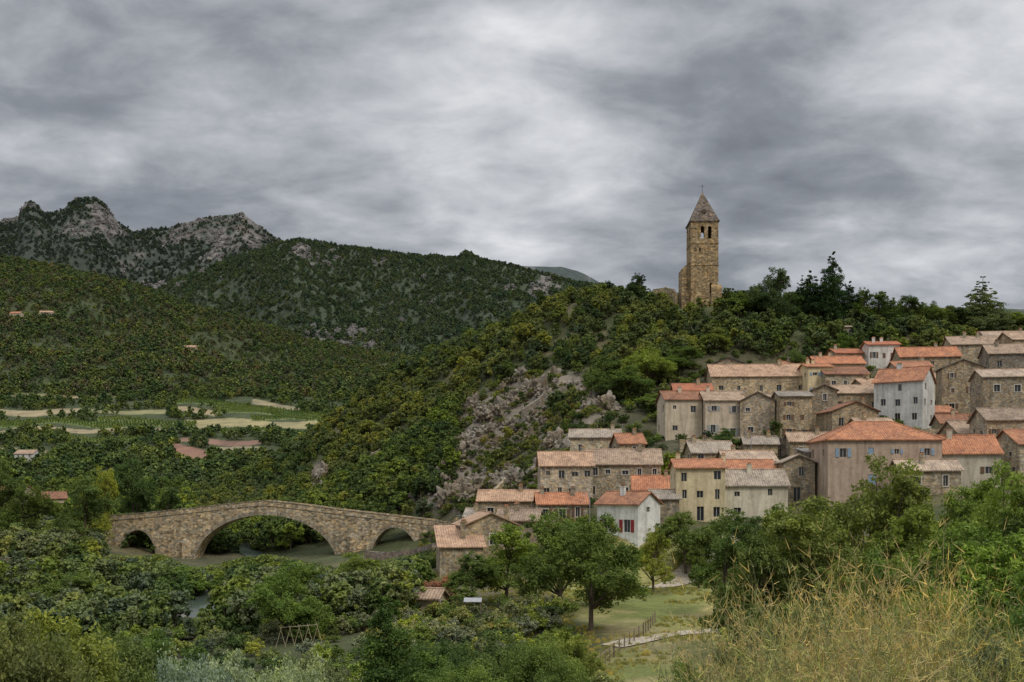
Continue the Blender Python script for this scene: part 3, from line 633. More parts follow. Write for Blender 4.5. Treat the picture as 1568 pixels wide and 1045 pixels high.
# ---------------------------------------------------------------- houses
FRAME=plain('window_stone_trim',(0.50,0.45,0.37)); PANE,nt_,b_=newmat('window_glass',0.12); b_.inputs['Base Color'].default_value=(0.025,0.028,0.032,1); b_.inputs['Specular IOR Level'].default_value=0.5
WOODW=plain('window_frame_paint',(0.42,0.38,0.32))
def panel(wb,wn,o,ax,nrm,w,z0,z1,holes,shut,rv=0.22,trim=True,R=random.Random(1)):
    def pt(s,zz,dep=0): return (o[0]+ax[0]*s+nrm[0]*dep,o[1]+ax[1]*s+nrm[1]*dep,zz)
    xs=sorted(set([0,w]+[h[0] for h in holes]+[h[1] for h in holes])); zs=sorted(set([z0,z1]+[h[2] for h in holes]+[h[3] for h in holes]))
    for i in range(len(xs)-1):
        for j in range(len(zs)-1):
            cx=(xs[i]+xs[i+1])/2;cz=(zs[j]+zs[j+1])/2
            if any(h[0]<cx<h[1] and h[2]<cz<h[3] for h in holes): continue
            wb.face([pt(xs[i],zs[j]),pt(xs[i+1],zs[j]),pt(xs[i+1],zs[j+1]),pt(xs[i],zs[j+1])],0)
    for h in holes:
        a,b,c,d,arch=h
        if arch:
            r=(b-a)/2; cx=(a+b)/2; zc=d-r; n=8; pr=None
            for k in range(n+1):
                t=math.pi*k/n; q=(cx-r*math.cos(t),zc+r*math.sin(t))
                if pr: 
                    wb.face([pt(pr[0],pr[1]),pt(q[0],q[1]),pt(q[0],d),pt(pr[0],d)],0)
                    wb.face([pt(pr[0],pr[1]),pt(pr[0],pr[1],-arch),pt(q[0],q[1],-arch),pt(q[0],q[1])],0)
                pr=q
            for s in (a,b): wb.face([pt(s,c),pt(s,c,-arch),pt(s,zc,-arch),pt(s,zc)],0)
            wb.face([pt(a,c),pt(b,c),pt(b,c,-arch),pt(a,c,-arch)],0)
            continue
        for s in (a,b): wb.face([pt(s,c),pt(s,c,-rv),pt(s,d,-rv),pt(s,d)],0)
        for q in (c,d): wb.face([pt(a,q),pt(b,q),pt(b,q,-rv),pt(a,q,-rv)],0)
        wn.face([pt(a,c,-rv+0.02),pt(b,c,-rv+0.02),pt(b,d,-rv+0.02),pt(a,d,-rv+0.02)],0)
        def bar(s0,s1,q0,q1,d0,d1,mi):
            A=[pt(s0,q0,d1),pt(s1,q0,d1),pt(s1,q1,d1),pt(s0,q1,d1)];B=[pt(s0,q0,d0),pt(s1,q0,d0),pt(s1,q1,d0),pt(s0,q1,d0)]
            wn.face(A,mi)
            for k in range(4): wn.face([A[k],B[k],B[(k+1)%4],A[(k+1)%4]],mi)
        m_=(a+b)/2; bar(m_-0.035,m_+0.035,c,d,-rv+0.02,-rv+0.07,1)
        bar(a,a+0.06,c,d,-rv+0.02,-rv+0.06,1);bar(b-0.06,b,c,d,-rv+0.02,-rv+0.06,1)
        if trim:
            t=0.14; bar(a-t,a-0.002,c,d,-0.02,0.035,2);bar(b+0.002,b+t,c,d,-0.02,0.035,2);bar(a-t,b+t,d+0.002,d+t*1.3,-0.02,0.04,2);bar(a-t-0.05,b+t+0.05,c-0.14,c-0.002,-0.02,0.09,2)
        if shut and R.random()<0.25: bar(a+0.01,b-0.01,c+0.01,d-0.01,-0.12,-0.06,3)
        elif shut:
            sw=(b-a)/2; bar(a-0.145-sw,a-0.145,c,d,0.0,0.09,3);bar(b+0.145,b+0.145+sw,c,d,0.0,0.09,3)
def house(h,name='village_house',extras=True):
    uc,vb,ve,d,W,D,yaw,rt,rise,wc,kind,rk,nc_,nr_,shut=h
    x,y,z=P(uc,vb,d); H=(vb-ve)/F*d; R=random.Random(int(uc*7+vb))
    e=empty(name,(x,y,z),math.radians(yaw))
    wb=MB();wn=MB();rb=MB(); B=-7.0; hw=W/2
    jit=[R.uniform(0.9,1.08) for _ in range(3)]; wc=tuple(round(a*jit[0]*(1+0.03*(i-1)*(jit[1]-1)*10),3) for i,a in enumerate(wc))
    def mk(w,cols_,rows_,door=False):
        L=[]
        if cols_<1 or rows_<1: return L
        fh=H/rows_
        for r in range(rows_):
            for c_ in range(cols_):
                if R.random()<0.16: continue
                ww=R.choice([0.7,0.85,1.0,1.1]); hh=min(fh*0.55,R.choice([1.0,1.3,1.5])) if r<rows_-1 or rows_==1 else min(fh*0.5,R.choice([0.7,1.0,1.3]))
                cx=w*(c_+0.5)/cols_+R.uniform(-.12,.12)*w/cols_; cz=fh*(r+0.55)+R.uniform(-0.18,0.18)
                if r==0 and door and c_==cols_//2 and rows_>1: 
                    L.append((cx-0.55,cx+0.55,0.05,min(2.2,fh*0.9),0)); continue
                if cx-ww/2<0.2 or cx+ww/2>w-0.2: continue
                L.append((cx-ww/2,cx+ww/2,cz-hh/2,cz+hh/2,0))
        return L
    trim=(kind=='stone' and R.random()<0.6) or R.random()<0.3
    panel(wb,wn,(-hw,0),(1,0),(0,-1),W,B,H,mk(W,nc_,nr_,True),shut,trim=trim,R=R)
    ns=max(1,int(D/4.0)) if nc_>0 else 0
    panel(wb,wn,(-hw,D),(0,-1),(-1,0),D,B,H,mk(D,ns,nr_),None,trim=trim)
    panel(wb,wn,(hw,0),(0,1),(1,0),D,B,H,mk(D,ns,nr_),shut if R.random()<.5 else None,trim=trim,R=R)
    panel(wb,wn,(hw,D),(-1,0),(0,1),W,B,H,[],None)
    o=0.38;t=0.16;q=H+0.02
    if rt=='gx':
        k=rise/(D/2)
        for s in (-hw,hw): wb.face([(s,0,H),(s,D,H),(s,D/2,H+rise)],0)
        rb.slab([(-hw-o,-o,q-o*k+t),(hw+o,-o,q-o*k+t),(hw+o,D/2,q+rise+t),(-hw-o,D/2,q+rise+t)],t,0)
        rb.slab([(hw+o,D+o,q-o*k+t),(-hw-o,D+o,q-o*k+t),(-hw-o,D/2+0.004,q+rise+t),(hw+o,D/2+0.004,q+rise+t)],t,0)
        rb.cyl((-hw-o,D/2,q+rise+t),(hw+o,D/2,q+rise+t),0.11,0.11,8,1); zr=H+rise; ax='x'
    elif rt=='gy':
        k=rise/hw
        for s in (0,D): wb.face([(-hw,s,H),(hw,s,H),(0,s,H+rise)],0)
        rb.slab([(-hw-o,-o,q-o*k+t),(0,-o,q+rise+t),(0,D+o,q+rise+t),(-hw-o,D+o,q-o*k+t)],t,0)
        rb.slab([(0.004,-o,q+rise+t),(hw+o,-o,q-o*k+t),(hw+o,D+o,q-o*k+t),(0.004,D+o,q+rise+t)],t,0)
        rb.cyl((0,-o,q+rise+t),(0,D+o,q+rise+t),0.11,0.11,8,1); zr=H+rise; ax='y'
    elif rt=='hip':
        i=D*0.5; a=[(-hw-o,-o),(hw+o,-o),(hw+o,D+o),(-hw-o,D+o)]; zb=q-0.1+t
        A=[(p[0],p[1],zb) for p in a]; r1=(-hw+i,D/2,q+rise+t); r2=(hw-i,D/2,q+rise+t)
        rb.slab([A[0],A[1],r2,r1],t,0);rb.slab([A[2],A[3],r1,r2],t,0);rb.slab([A[1],A[2],r2],t,0);rb.slab([A[3],A[0],r1],t,0)
        for p0,p1 in ((r1,r2),(A[0],r1),(A[1],r2),(A[2],r2),(A[3],r1)): rb.cyl(p0,p1,0.12,0.12,8,1)
        zr=H+rise;ax='x'
    else:
        k=rise/D
        for s in (-hw,hw): wb.face([(s,0,H),(s,D,H),(s,D,H+rise)],0)
        wb.face([(hw,D,H),(-hw,D,H),(-hw,D,H+rise),(hw,D,H+rise)],0)
        rb.slab([(-hw-o,-o,q-o*k+t),(hw+o,-o,q-o*k+t),(hw+o,D+o,q+rise+o*k+t),(-hw-o,D+o,q+rise+o*k+t)],t,0); zr=H+rise;ax='x'
    wm_=wall_mat(wc,kind); wb.obj('walls',[wm_],e)
    rb.obj('roof',[roof_mat(rk,ax),roof_mat('orange' if rk in('orange','red') else 'pink','y')],e)
    wn.obj('windows',[PANE,WOODW,FRAME,plain('shutter_paint',shut if shut else BR)],e)
    if not extras: return e
    for _ in range(R.choice([0,1,1,2]) if rk!='glass' and W>4.5 else 0):
        cb=MB(); cx=R.uniform(-hw*0.8,hw*0.8); cy=D/2+R.uniform(-1.2,0.8); cb.box((cx-0.35,cy-0.25,H),(cx+0.35,cy+0.25,zr+0.9)); cb.box((cx-0.42,cy-0.32,zr+0.9),(cx+0.42,cy+0.32,zr+1.0)); cb.box((cx-0.25,cy-0.18,zr+1.0),(cx+0.25,cy+0.18,zr+1.25),1)
        cb.obj('chimney',[wm_,roof_mat('orange','x')],e)
    if R.random()<0.4:
        cb=MB(); cx=R.uniform(-hw*0.7,hw*0.7); z0=zr-0.2; cb.cyl((cx,D/2,z0),(cx,D/2,z0+2.2),0.03,0.02,5)
        for k in range(4): cb.cyl((cx-0.5+0.05*k,D/2-0.3+0.2*k,z0+2.0),(cx+0.5-0.05*k,D/2-0.3+0.2*k,z0+2.0),0.015,0.015,4)
        cb.obj('tv_aerial',[plain('galvanised_steel',(0.35,0.35,0.35),0.5,0.5)],e)
    return e
for h in HS: house(h,'stone_house' if h[10]=='stone' else 'plaster_house')
def onground(name,u_,d,W,D,H,yaw,rise,wc,kind,rk,c_=2,r_=1,up=0.0):
    x=X(u_,d); z0=gz(x,d)+up; house((u_,VH-F*z0/d,VH-F*(z0+H)/d,d,W,D,yaw,'gx',rise,wc,kind,rk,c_,r_,None),name,False)
onground('garden_shed',652,104,2.6,2.6,1.9,-15,0.7,ST,'stone','pink',1,1)
onground('farmhouse',36,556,11,8,5.5,-6,2.2,WH,'plaster','pink',3,2,1.5)
onground('farmhouse',70,1180,15,9,6,5,2.5,TA,'plaster','pink',3,2,3)
onground('farmhouse',22,1140,12,9,6,-5,2.5,TA,'plaster','orange',3,2,3)
onground('farmhouse',288,1130,16,9,6,0,2.5,TA,'stone','pink',3,2,3)
onground('farmhouse',318,1120,10,8,5,8,2.2,(0.6,0.55,0.45),'plaster','pink',2,1,3)
onground('roadside_cottage',84,262,5.5,7,4.5,28,1.6,TA,'plaster','orange',2,1,3.2)
onground('farmhouse',2,250,8,7,4.5,-20,1.8,TA,'plaster','orange',2,1,4)
# ---------------------------------------------------------------- walls
def stone_wall(name,line,h,th,col=ST,below=1.5,top=None,jag=0.0,seed=0):
    R=random.Random(seed); mb=MB()
    for (a,b_),(c_,e) in zip(line[:-1],line[1:]):
        L=math.hypot(c_-a,e-b_); n=max(1,int(L/1.5)); tx,ty=(c_-a)/L,(e-b_)/L; nx,ny=-ty*th/2,tx*th/2; prev=None
        for i in range(n+1):
            px,py=a+(c_-a)*i/n,b_+(e-b_)*i/n; zg=gz(px,py); zt=(zg+h if top is None else top)+R.uniform(-jag,jag); zb=zg-below
            cur=[(px-nx,py-ny),(px+nx,py+ny),zb,zt]
            if prev:
                p=prev;c=cur
                mb.face([(*p[1],p[2]),(*c[1],c[2]),(*c[1],c[3]),(*p[1],p[3])]);mb.face([(*p[0],p[2]),(*p[0],p[3]),(*c[0],c[3]),(*c[0],c[2])]);mb.face([(*p[0],p[3]),(*p[1],p[3]),(*c[1],c[3]),(*c[0],c[3])])
            if i in(0,n): mb.face([(*cur[0],cur[2]),(*cur[1],cur[2]),(*cur[1],cur[3]),(*cur[0],cur[3])])
            prev=cur
    return mb.obj(name,[wall_mat(col,'stone')])
def W2(*q): return [(X(u,d),d) for u,d in q]
stone_wall('retaining_wall',W2((1140,188),(1195,186),(1265,186)),3.6,0.8,STG,4,jag=0.1)
stone_wall('retaining_wall',W2((1190,168),(1262,168)),4.5,0.8,ST2,4,jag=0.1)
stone_wall('retaining_wall',W2((1265,176),(1345,172),(1460,178)),4.0,0.8,ST2,4,jag=0.15)
stone_wall('retaining_wall',W2((1040,190),(1140,192)),2.2,0.7,ST,4,jag=0.1)
stone_wall('retaining_wall',W2((1010,222),(1085,226),(1090,238)),2.5,0.7,STG,4,jag=0.2)
stone_wall('retaining_wall',W2((-60,158),(60,160),(110,163)),2.4,0.7,(0.2,0.17,0.13),2,jag=0.1)
stone_wall('retaining_wall',W2((560,196),(640,190),(665,182)),2.6,0.8,(0.30,0.25,0.22),2,jag=0.1)
stone_wall('retaining_wall',W2((700,172),(735,166),(775,158)),2.6,0.8,ST,2,jag=0.15)
stone_wall('terrace_wall',W2((690,196),(730,192),(770,190)),2.0,0.8,STG,3,jag=0.2)
stone_wall('terrace_wall',W2((800,258),(832,262),(868,262)),3.8,1.0,STG,3,jag=0.6,seed=2)
stone_wall('terrace_wall',W2((700,214),(745,208),(775,212)),2.0,0.8,ST,3,jag=0.2)
stone_wall('terrace_wall',W2((640,232),(668,226),(700,222)),2.2,0.8,ST,3,jag=0.2)
stone_wall('castle_ruin_wall',W2((1000,309),(1020,307),(1036,303)),5.2,1.0,(0.42,0.34,0.22),3,jag=0.7,seed=5)
stone_wall('castle_ruin_wall',W2((1098,301),(1104,300)),2.5,0.9,(0.62,0.60,0.55),3)
# ---------------------------------------------------------------- bell tower
TW=(0.42,0.31,0.18)
tx,ty,tz=P(1079,474,300); e=empty('bell_tower',(tx,ty,tz),math.radians(-1)); wb=MB();wn=MB(); S=300/F
w=42*S; H=(474-338)*S; hw=w/2
hf_=[(w*0.36,w*0.36+1.1,H-5.4,H-1.6,1.2),(w*0.62,w*0.62+1.1,H-5.4,H-1.6,1.2)]
front=hf_+[(w*0.68,w*0.68+0.8,4.8,8.0,0.9),(w*0.30,w*0.30+0.5,17.5,18.6,0.5)]
side=[(w*0.22,w*0.22+1.1,H-5.4,H-1.6,1.2),(w*0.60,w*0.60+1.1,H-5.4,H-1.6,1.2)]
panel(wb,wn,(-hw,0),(1,0),(0,-1),w,-4,H,front,None)
panel(wb,wn,(-hw,w),(0,-1),(-1,0),w,-4,H,side,None)
panel(wb,wn,(hw,0),(0,1),(1,0),w,-4,H,side,None)
panel(wb,wn,(hw,w),(-1,0),(0,1),w,-4,H,hf_,None)
wb.box((-hw+1.4,1.4,-4),(hw-1.4,w-1.4,H-7.2))
for zc in (H-7.0,H-13.5):
    wb.box((-hw-0.12,-0.12,zc),(hw+0.12,0.0-0.003,zc+0.3)); wb.box((-hw-0.12,0,zc),(-hw-0.003,w,zc+0.3)); wb.box((hw+0.003,0,zc),(hw+0.12,w,zc+0.3))
wb.box((-hw-2.5,1.5,-6),(-hw-0.01,w-0.2,12.6)); wb.face([(-hw-2.5,1.5,12.61),(-hw-0.02,1.5,14.6),(-hw-0.02,w-0.2,14.6),(-hw-2.5,w-0.2,12.61)])
wb.face([(-hw-2.5,1.49,12.6),(-hw-0.02,1.49,12.6),(-hw-0.02,1.49,14.6)])
wb.box((hw-2.2,-0.8,-6),(hw+0.9,-0.01,6.4)); wb.face([(hw-2.2,-0.8,6.4),(hw+0.9,-0.8,6.4),(hw+0.9,-0.01,7.4),(hw-2.2,-0.01,7.4)])
wb.box((hw+0.01,0,-6),(hw+0.9,w-1,6.6))
wb.obj('walls',[wall_mat(TW,'rubble')],e)
rb=MB(); ap=(0,w/2,H+50*S); q=0.35; cs=[(-hw-q,-q,H+0.01),(hw+q,-q,H+0.01),(hw+q,w+q,H+0.01),(-hw-q,w+q,H+0.01)]
rb.slab(cs,0.3,0); cs=[(a*0.97,b_,c_+0.004) for a,b_,c_ in cs]
for i in range(4): rb.face([cs[i],cs[(i+1)%4],ap])
rb.box((-0.35,0.3,H+2.6),(0.35,2.6,H+3.6))
rb.obj('spire',[wall_mat((0.19,0.155,0.13),'rubble')],e)
cb=MB(); cb.cyl(ap,(0,w/2,ap[2]+2.4),0.07,0.05,6); cb.cyl((-0.6,w/2,ap[2]+1.7),(0.6,w/2,ap[2]+1.7),0.05,0.05,6); cb.obj('cross',[plain('iron',(0.08,0.08,0.08),0.5,0.6)],e)
# ---------------------------------------------------------------- bridge
bx0,bd0=172,239; bx1,bd1=700,227
A0=np.array([X(bx0,bd0),bd0]);A1=np.array([X(bx1,bd1),bd1]); BL_=np.linalg.norm(A1-A0); ang=math.atan2(A1[1]-A0[1],A1[0]-A0[0])
def s_of(u_):
    k=(u_-784)/F; dx,dy=(A1-A0)/BL_; return (k*A0[1]-A0[0])/(dx-k*dy)
def zat(u_,v_): s=s_of(u_); yd=A0[1]+(A1-A0)[1]/BL_*s; return (VH-v_)/F*yd
topu=[(150,791),(230,784),(300,777),(350,771),(405,766),(460,772),(520,780),(600,789),(700,801)]
arches=[(183,239,812,858),(298,516,789,866),(567,642,808,864),(200,226,853,872)]
ar=[]
for a,b_,vc,vs in arches:
    sa,sb=s_of(a),s_of(b_); zc=zat((a+b_)/2,vc); zs=zat((a+b_)/2,vs); half=(sb-sa)/2; rise=zc-zs
    ar.append(((sa+sb)/2,half,zc,rise))
ts=[s_of(a) for a,b_ in topu]; tzv=[zat(a,b_) for a,b_ in topu]
def ztop(s): return float(np.interp(s,ts,tzv))
def zint(s,k,grow=0):
    c_,hf,zc,rise=ar[k]; hf+=grow; rise+=grow; zc+=grow
    t=(s-c_)/hf
    if abs(t)>=1: return None
    return zc-rise+rise*math.sqrt(1-t*t)
ss=set(np.arange(-8,BL_+6,1.0))
for (c_,hf,zc,rise) in ar:
    for k in range(49): ss.add(c_-hf*math.cos(math.pi*k/48))
ss=sorted(ss); mb=MB(); TH=4.2; ZB=-23.0; PAR=0.9
def low(s):
    best=None
    for k in (0,1,2):
        q=zint(s,k)
        if q is not None: best=q
    return best
for a,b_ in zip(ss[:-1],ss[1:]):
    if b_-a<1e-6: continue
    mdl=(a+b_)/2; inar=low(mdl) is not None
    la=(low(a+1e-6) if low(a+1e-6) is not None else low(a-1e-6)) if inar else ZB; lb=(low(b_-1e-6) if low(b_-1e-6) is not None else low(b_+1e-6)) if inar else ZB
    if la is None: la=ZB
    if lb is None: lb=ZB
    ta,tb=ztop(a),ztop(b_)
    mb.face([(a,0,la),(b_,0,lb),(b_,0,tb),(a,0,ta)]); mb.face([(a,TH,la),(a,TH,ta),(b_,TH,tb),(b_,TH,lb)])
    mb.face([(a,0,la),(a,TH,la),(b_,TH,lb),(b_,0,lb)])
    for y0,y1 in ((0,0.4),(TH-0.4,TH)): mb.face([(a,y0,ta),(b_,y0,tb),(b_,y1,tb),(a,y1,ta)])
    mb.face([(a,0.4,ta),(b_,0.4,tb),(b_,0.4,tb-PAR),(a,0.4,ta-PAR)]); mb.face([(a,TH-0.4,ta-PAR),(b_,TH-0.4,tb-PAR),(b_,TH-0.4,tb),(a,TH-0.4,ta)])
    mb.face([(a,0.4,ta-PAR),(b_,0.4,tb-PAR),(b_,TH-0.4,tb-PAR),(a,TH-0.4,ta-PAR)])
    for (off,hh,pr) in ((0.02,0.16,0.10),(-PAR-0.2,0.18,0.12)):
        c0=[(a,-pr,ta+off),(b_,-pr,tb+off),(b_,-pr,tb+off-hh),(a,-pr,ta+off-hh)]
        mb.face(c0,1); mb.face([(a,-pr,ta+off),(a,-0.002,ta+off),(b_,-0.002,tb+off),(b_,-pr,tb+off)],1); mb.face([(a,-pr,ta+off-hh),(b_,-pr,tb+off-hh),(b_,-0.002,tb+off-hh),(a,-0.002,ta+off-hh)],1)
for k in (0,1,2):
    for a in (-1,1):
        c_,hf,zc,rise=ar[k]; s=c_+a*hf; zz=zc-rise
        mb.face([(s,0,ZB),(s,TH,ZB),(s,TH,zz),(s,0,zz)])
for k in (0,1,2):
    c_,hf,zc,rise=ar[k]; g_=0.85 if k==1 else 0.6; n=44 if k==1 else 22
    for i in range(n):
        p=[]
        for t in (math.pi*(i+0.04)/n,math.pi*(i+0.96)/n):
            ct,st=math.cos(t),math.sin(t); p.append(((c_-hf*ct,zc-rise+rise*st),(c_-(hf+g_)*ct,zc-rise+(rise+g_)*st)))
        (i0,o0),(i1,o1)=p; yv=-0.07
        mb.face([(i0[0],yv,i0[1]),(i1[0],yv,i1[1]),(o1[0],yv,o1[1]),(o0[0],yv,o0[1])],1)
        for (q0,q1) in ((i0,i1),(i1,o1),(o1,o0),(o0,i0)): mb.face([(q0[0],yv,q0[1]),(q0[0],0.02,q0[1]),(q1[0],0.02,q1[1]),(q1[0],yv,q1[1])],1)
for u_ in (284,540):
    s=s_of(u_); zt=zat(u_,824 if u_<400 else 815)
    for a,b_ in ((s-1.5,s),(s,s+1.5)):
        pa=(a,-1.8 if a==s else -0.003);pb=(b_,-1.8 if b_==s else -0.003)
        mb.face([(*pa,ZB),(*pb,ZB),(*pb,zt-1),(*pa,zt-1)],0); mb.face([(*pa,zt-1),(*pb,zt-1),(s,-0.003,zt)],1)
BM_=wall_mat((0.52,0.425,0.30),'rubble'); be=empty('stone_arch_bridge',(A0[0],A0[1],0),ang)
mb.obj('spans_and_piers',[BM_,wall_mat((0.44,0.38,0.30),'stone')],be)
# ---------------------------------------------------------------- foreground trees
TM=[(tree_mesh('broad_tree',11,12,10,2.6,19,0.15,30,70),12,10),(tree_mesh('broad_tree',12,12,9,2.0,18,0.15,30,70),12,9),(tree_mesh('broad_tree',13,11,11,1.8,22,0.155,30,66),11,11),(tree_mesh('broad_tree',14,10,7,1.6,16,0.13,28,66),10,7)]
CM=(tree_mesh('column_tree',15,12,4,0.2,14,0.12,30,64,'column'),12,4)
CE=(tree_mesh('cedar_tree',16,12,9,1.2,10,0.17,22,40,'cedar'),12,9)
BMh=[(tree_mesh('bush',17,4,5,0,12,0.07,30,85,'bush'),4,5),(tree_mesh('bush',18,4,5.5,0,14,0.065,30,90,'bush'),4,5.5)]
def T(u_,d,vt,i,name,color,W): 
    m_=TM[i] if isinstance(i,int) else i; return inst(u_,d,vt,m_[0],m_[1],m_[2],name,color,W)
trees=[(905,88,800,0,'walnut_tree',(0.075,0.11,0.045),9.5),(858,104,783,2,'broadleaf_tree',G_LIT,11),(925,106,785,1,'broadleaf_tree',G_MID,8),
(775,112,800,1,'broadleaf_tree',(0.12,0.165,0.055),9),(725,108,840,3,'broadleaf_tree',G_MID,7),(440,92,862,2,'broadleaf_tree',(0.10,0.15,0.045),8.5),(545,110,846,0,'broadleaf_tree',(0.115,0.15,0.06),8),
(1000,121,805,3,'young_maple_tree',G_YEL,5.5),(1070,124,832,3,'olive_tree',G_DRK,3.8),(1050,138,782,1,'broadleaf_tree',G_LIT,9),(1110,136,780,2,'broadleaf_tree',G_MID,9),(1150,128,790,0,'broadleaf_tree',G_MID,9),
(1335,82,705,2,'ash_tree',(0.18,0.195,0.055),12),(1235,76,760,0,'ash_tree',(0.165,0.185,0.055),10),(1150,74,815,1,'ash_tree',(0.12,0.15,0.045),7),(1415,72,770,1,'ash_tree',(0.16,0.19,0.05),8),
(1195,108,775,2,'broadleaf_tree',(0.13,0.165,0.05),9),(1265,100,772,1,'broadleaf_tree',G_MID,9),(1380,96,745,2,'broadleaf_tree',(0.14,0.175,0.05),9),(1110,98,810,3,'broadleaf_tree',G_MID,6),(1470,90,745,0,'broadleaf_tree',(0.15,0.19,0.05),9),(1520,96,730,1,'broadleaf_tree',G_MID,9),
(1530,66,715,2,'broadleaf_tree',(0.185,0.235,0.055),9.5),(1470,58,800,0,'broadleaf_tree',(0.15,0.21,0.05),8),(1560,50,810,1,'broadleaf_tree',(0.16,0.23,0.05),7),(1640,60,720,0,'broadleaf_tree',G_LIT,10),(1390,60,830,3,'broadleaf_tree',G_MID,6),
(1290,62,850,3,'broadleaf_tree',(0.15,0.18,0.05),6),(1340,56,845,2,'broadleaf_tree',(0.13,0.18,0.05),7),
(590,50,890,CM,'ivy_covered_tree',(0.07,0.11,0.038),2.9),
(130,205,730,0,'broadleaf_tree',G_MID,12),(150,230,718,2,'broadleaf_tree',G_YEL,11),(205,262,700,1,'broadleaf_tree',G_MID,13),(35,200,745,2,'broadleaf_tree',G_DRK,13),(0,235,700,1,'broadleaf_tree',G_MID,12),(-60,210,720,0,'broadleaf_tree',G_MID,13),(255,265,745,3,'broadleaf_tree',G_DRK,9),
(180,150,858,0,'broadleaf_tree',G_MID,9),(280,150,866,1,'broadleaf_tree',(0.13,0.185,0.055),9),(330,165,870,3,'broadleaf_tree',G_LIT,8),(95,130,880,2,'broadleaf_tree',G_MID,10),(395,150,864,2,'broadleaf_tree',G_MID,9),(480,170,860,0,'broadleaf_tree',(0.12,0.15,0.07),8),(620,150,872,1,'broadleaf_tree',G_MID,6),(690,200,805,3,'broadleaf_tree',G_LIT,5),(545,160,862,2,'broadleaf_tree',G_MID,7),
(330,262,800,2,'broadleaf_tree',G_DRK,10),(375,268,795,0,'broadleaf_tree',G_MID,10),(420,262,805,1,'broadleaf_tree',G_DRK,9),(465,258,802,2,'broadleaf_tree',G_MID,9),(600,250,812,3,'broadleaf_tree',G_DRK,7),
(975,312,416,3,'umbrella_pine_tree',(0.06,0.085,0.035),8),(1180,282,412,2,'holm_oak_tree',(0.075,0.10,0.04),14),(1275,284,384,CM,'cypress_tree',(0.04,0.066,0.028),7.5),(1240,288,414,CM,'cypress_tree',(0.045,0.07,0.03),7.5),(1228,290,422,CE,'conifer_tree',(0.05,0.078,0.032),7),(1300,286,430,CM,'conifer_tree',(0.05,0.075,0.032),7),(1262,286,420,CM,'cypress_tree',(0.04,0.066,0.028),6),
(1505,284,424,CE,'cedar_tree',(0.075,0.10,0.075),14),(1345,284,446,0,'holm_oak_tree',G_DRK,11),(1385,284,452,1,'holm_oak_tree',(0.09,0.125,0.04),11),(1430,284,462,2,'holm_oak_tree',G_DRK,11),(1320,284,438,3,'holm_oak_tree',G_DRK,7),(1465,284,470,0,'holm_oak_tree',G_DRK,10),(1555,284,478,1,'holm_oak_tree',G_MID,12),(1130,284,445,3,'holm_oak_tree',G_MID,8),(1210,284,450,1,'holm_oak_tree',G_DRK,9),(1255,286,445,0,'holm_oak_tree',G_DRK,10),(1150,286,455,0,'holm_oak_tree',G_MID,10),(930,322,428,3,'holm_oak_tree',G_DRK,5),(828,334,440,3,'holm_oak_tree',G_DRK,5),
(995,248,532,2,'plane_tree',G_LIT,14),(965,238,560,0,'plane_tree',(0.11,0.155,0.05),12),(1040,252,530,1,'plane_tree',(0.12,0.17,0.05),13),(925,240,545,1,'plane_tree',G_MID,11),(1000,226,600,3,'plane_tree',G_LIT,9),(1025,180,690,3,'broadleaf_tree',G_LIT,5),(1112,190,655,0,'broadleaf_tree',G_MID,6),(1185,194,640,3,'broadleaf_tree',G_DRK,4),(1455,192,650,1,'broadleaf_tree',G_MID,5),(1290,262,510,0,'broadleaf_tree',(0.10,0.145,0.045),8),(1100,262,500,3,'broadleaf_tree',G_YEL,8),(1220,252,535,2,'broadleaf_tree',G_MID,8)]
for t in trees: T(*t)
def Bs(u_,d,vt,i,name,color,W): return inst(u_,d,vt,BMh[i][0],BMh[i][1],BMh[i][2],name,color,W)
for t in [(60,38,915,0,'hawthorn_bush',(0.21,0.22,0.06),6.5),(150,42,935,1,'hawthorn_bush',(0.185,0.205,0.06),6),(0,30,900,1,'hawthorn_bush',(0.20,0.20,0.065),5),(215,52,945,0,'shrub',(0.12,0.165,0.05),5),(-70,36,905,0,'hawthorn_bush',(0.17,0.19,0.055),6),
 (300,36,978,1,'willow_bush',G_SIL,3.4),(375,38,968,0,'willow_bush',G_SIL,3.8),(450,36,982,1,'willow_bush',G_SIL,3.4),(500,42,980,0,'willow_bush',G_OLV,3),(265,33,992,0,'willow_bush',(0.25,0.28,0.20),2.8),(410,33,1000,1,'willow_bush',G_SIL,3),
 (680,58,965,1,'vine_thicket',G_MID,6),(760,60,960,0,'vine_thicket',(0.15,0.19,0.06),6),(640,50,990,0,'vine_thicket',(0.13,0.185,0.05),5),(830,56,965,1,'vine_thicket',G_LIT,5),(720,48,1000,1,'vine_thicket',(0.12,0.165,0.05),5),(870,66,960,0,'vine_thicket',(0.17,0.20,0.065),5),(800,46,1010,0,'vine_thicket',G_MID,4),
 (672,112,876,0,'oleander_bush',(0.32,0.16,0.12),4.5),(1520,22,925,1,'lavender_bush',G_OLV,3),(1570,24,915,0,'lavender_bush',G_OLV,3),(1050,34,985,1,'shrub',G_LIT,2.5),(1350,40,880,0,'shrub',G_LIT,5),(1440,36,860,1,'shrub',(0.15,0.21,0.05),5),(1530,34,850,0,'shrub',(0.14,0.20,0.05),5),(1250,44,890,1,'shrub',G_MID,5),(1180,48,900,0,'shrub',G_MID,5)]: Bs(*t)
STRAW=leaf_material('dry_broom',0.2,0.1,gain=1.0)
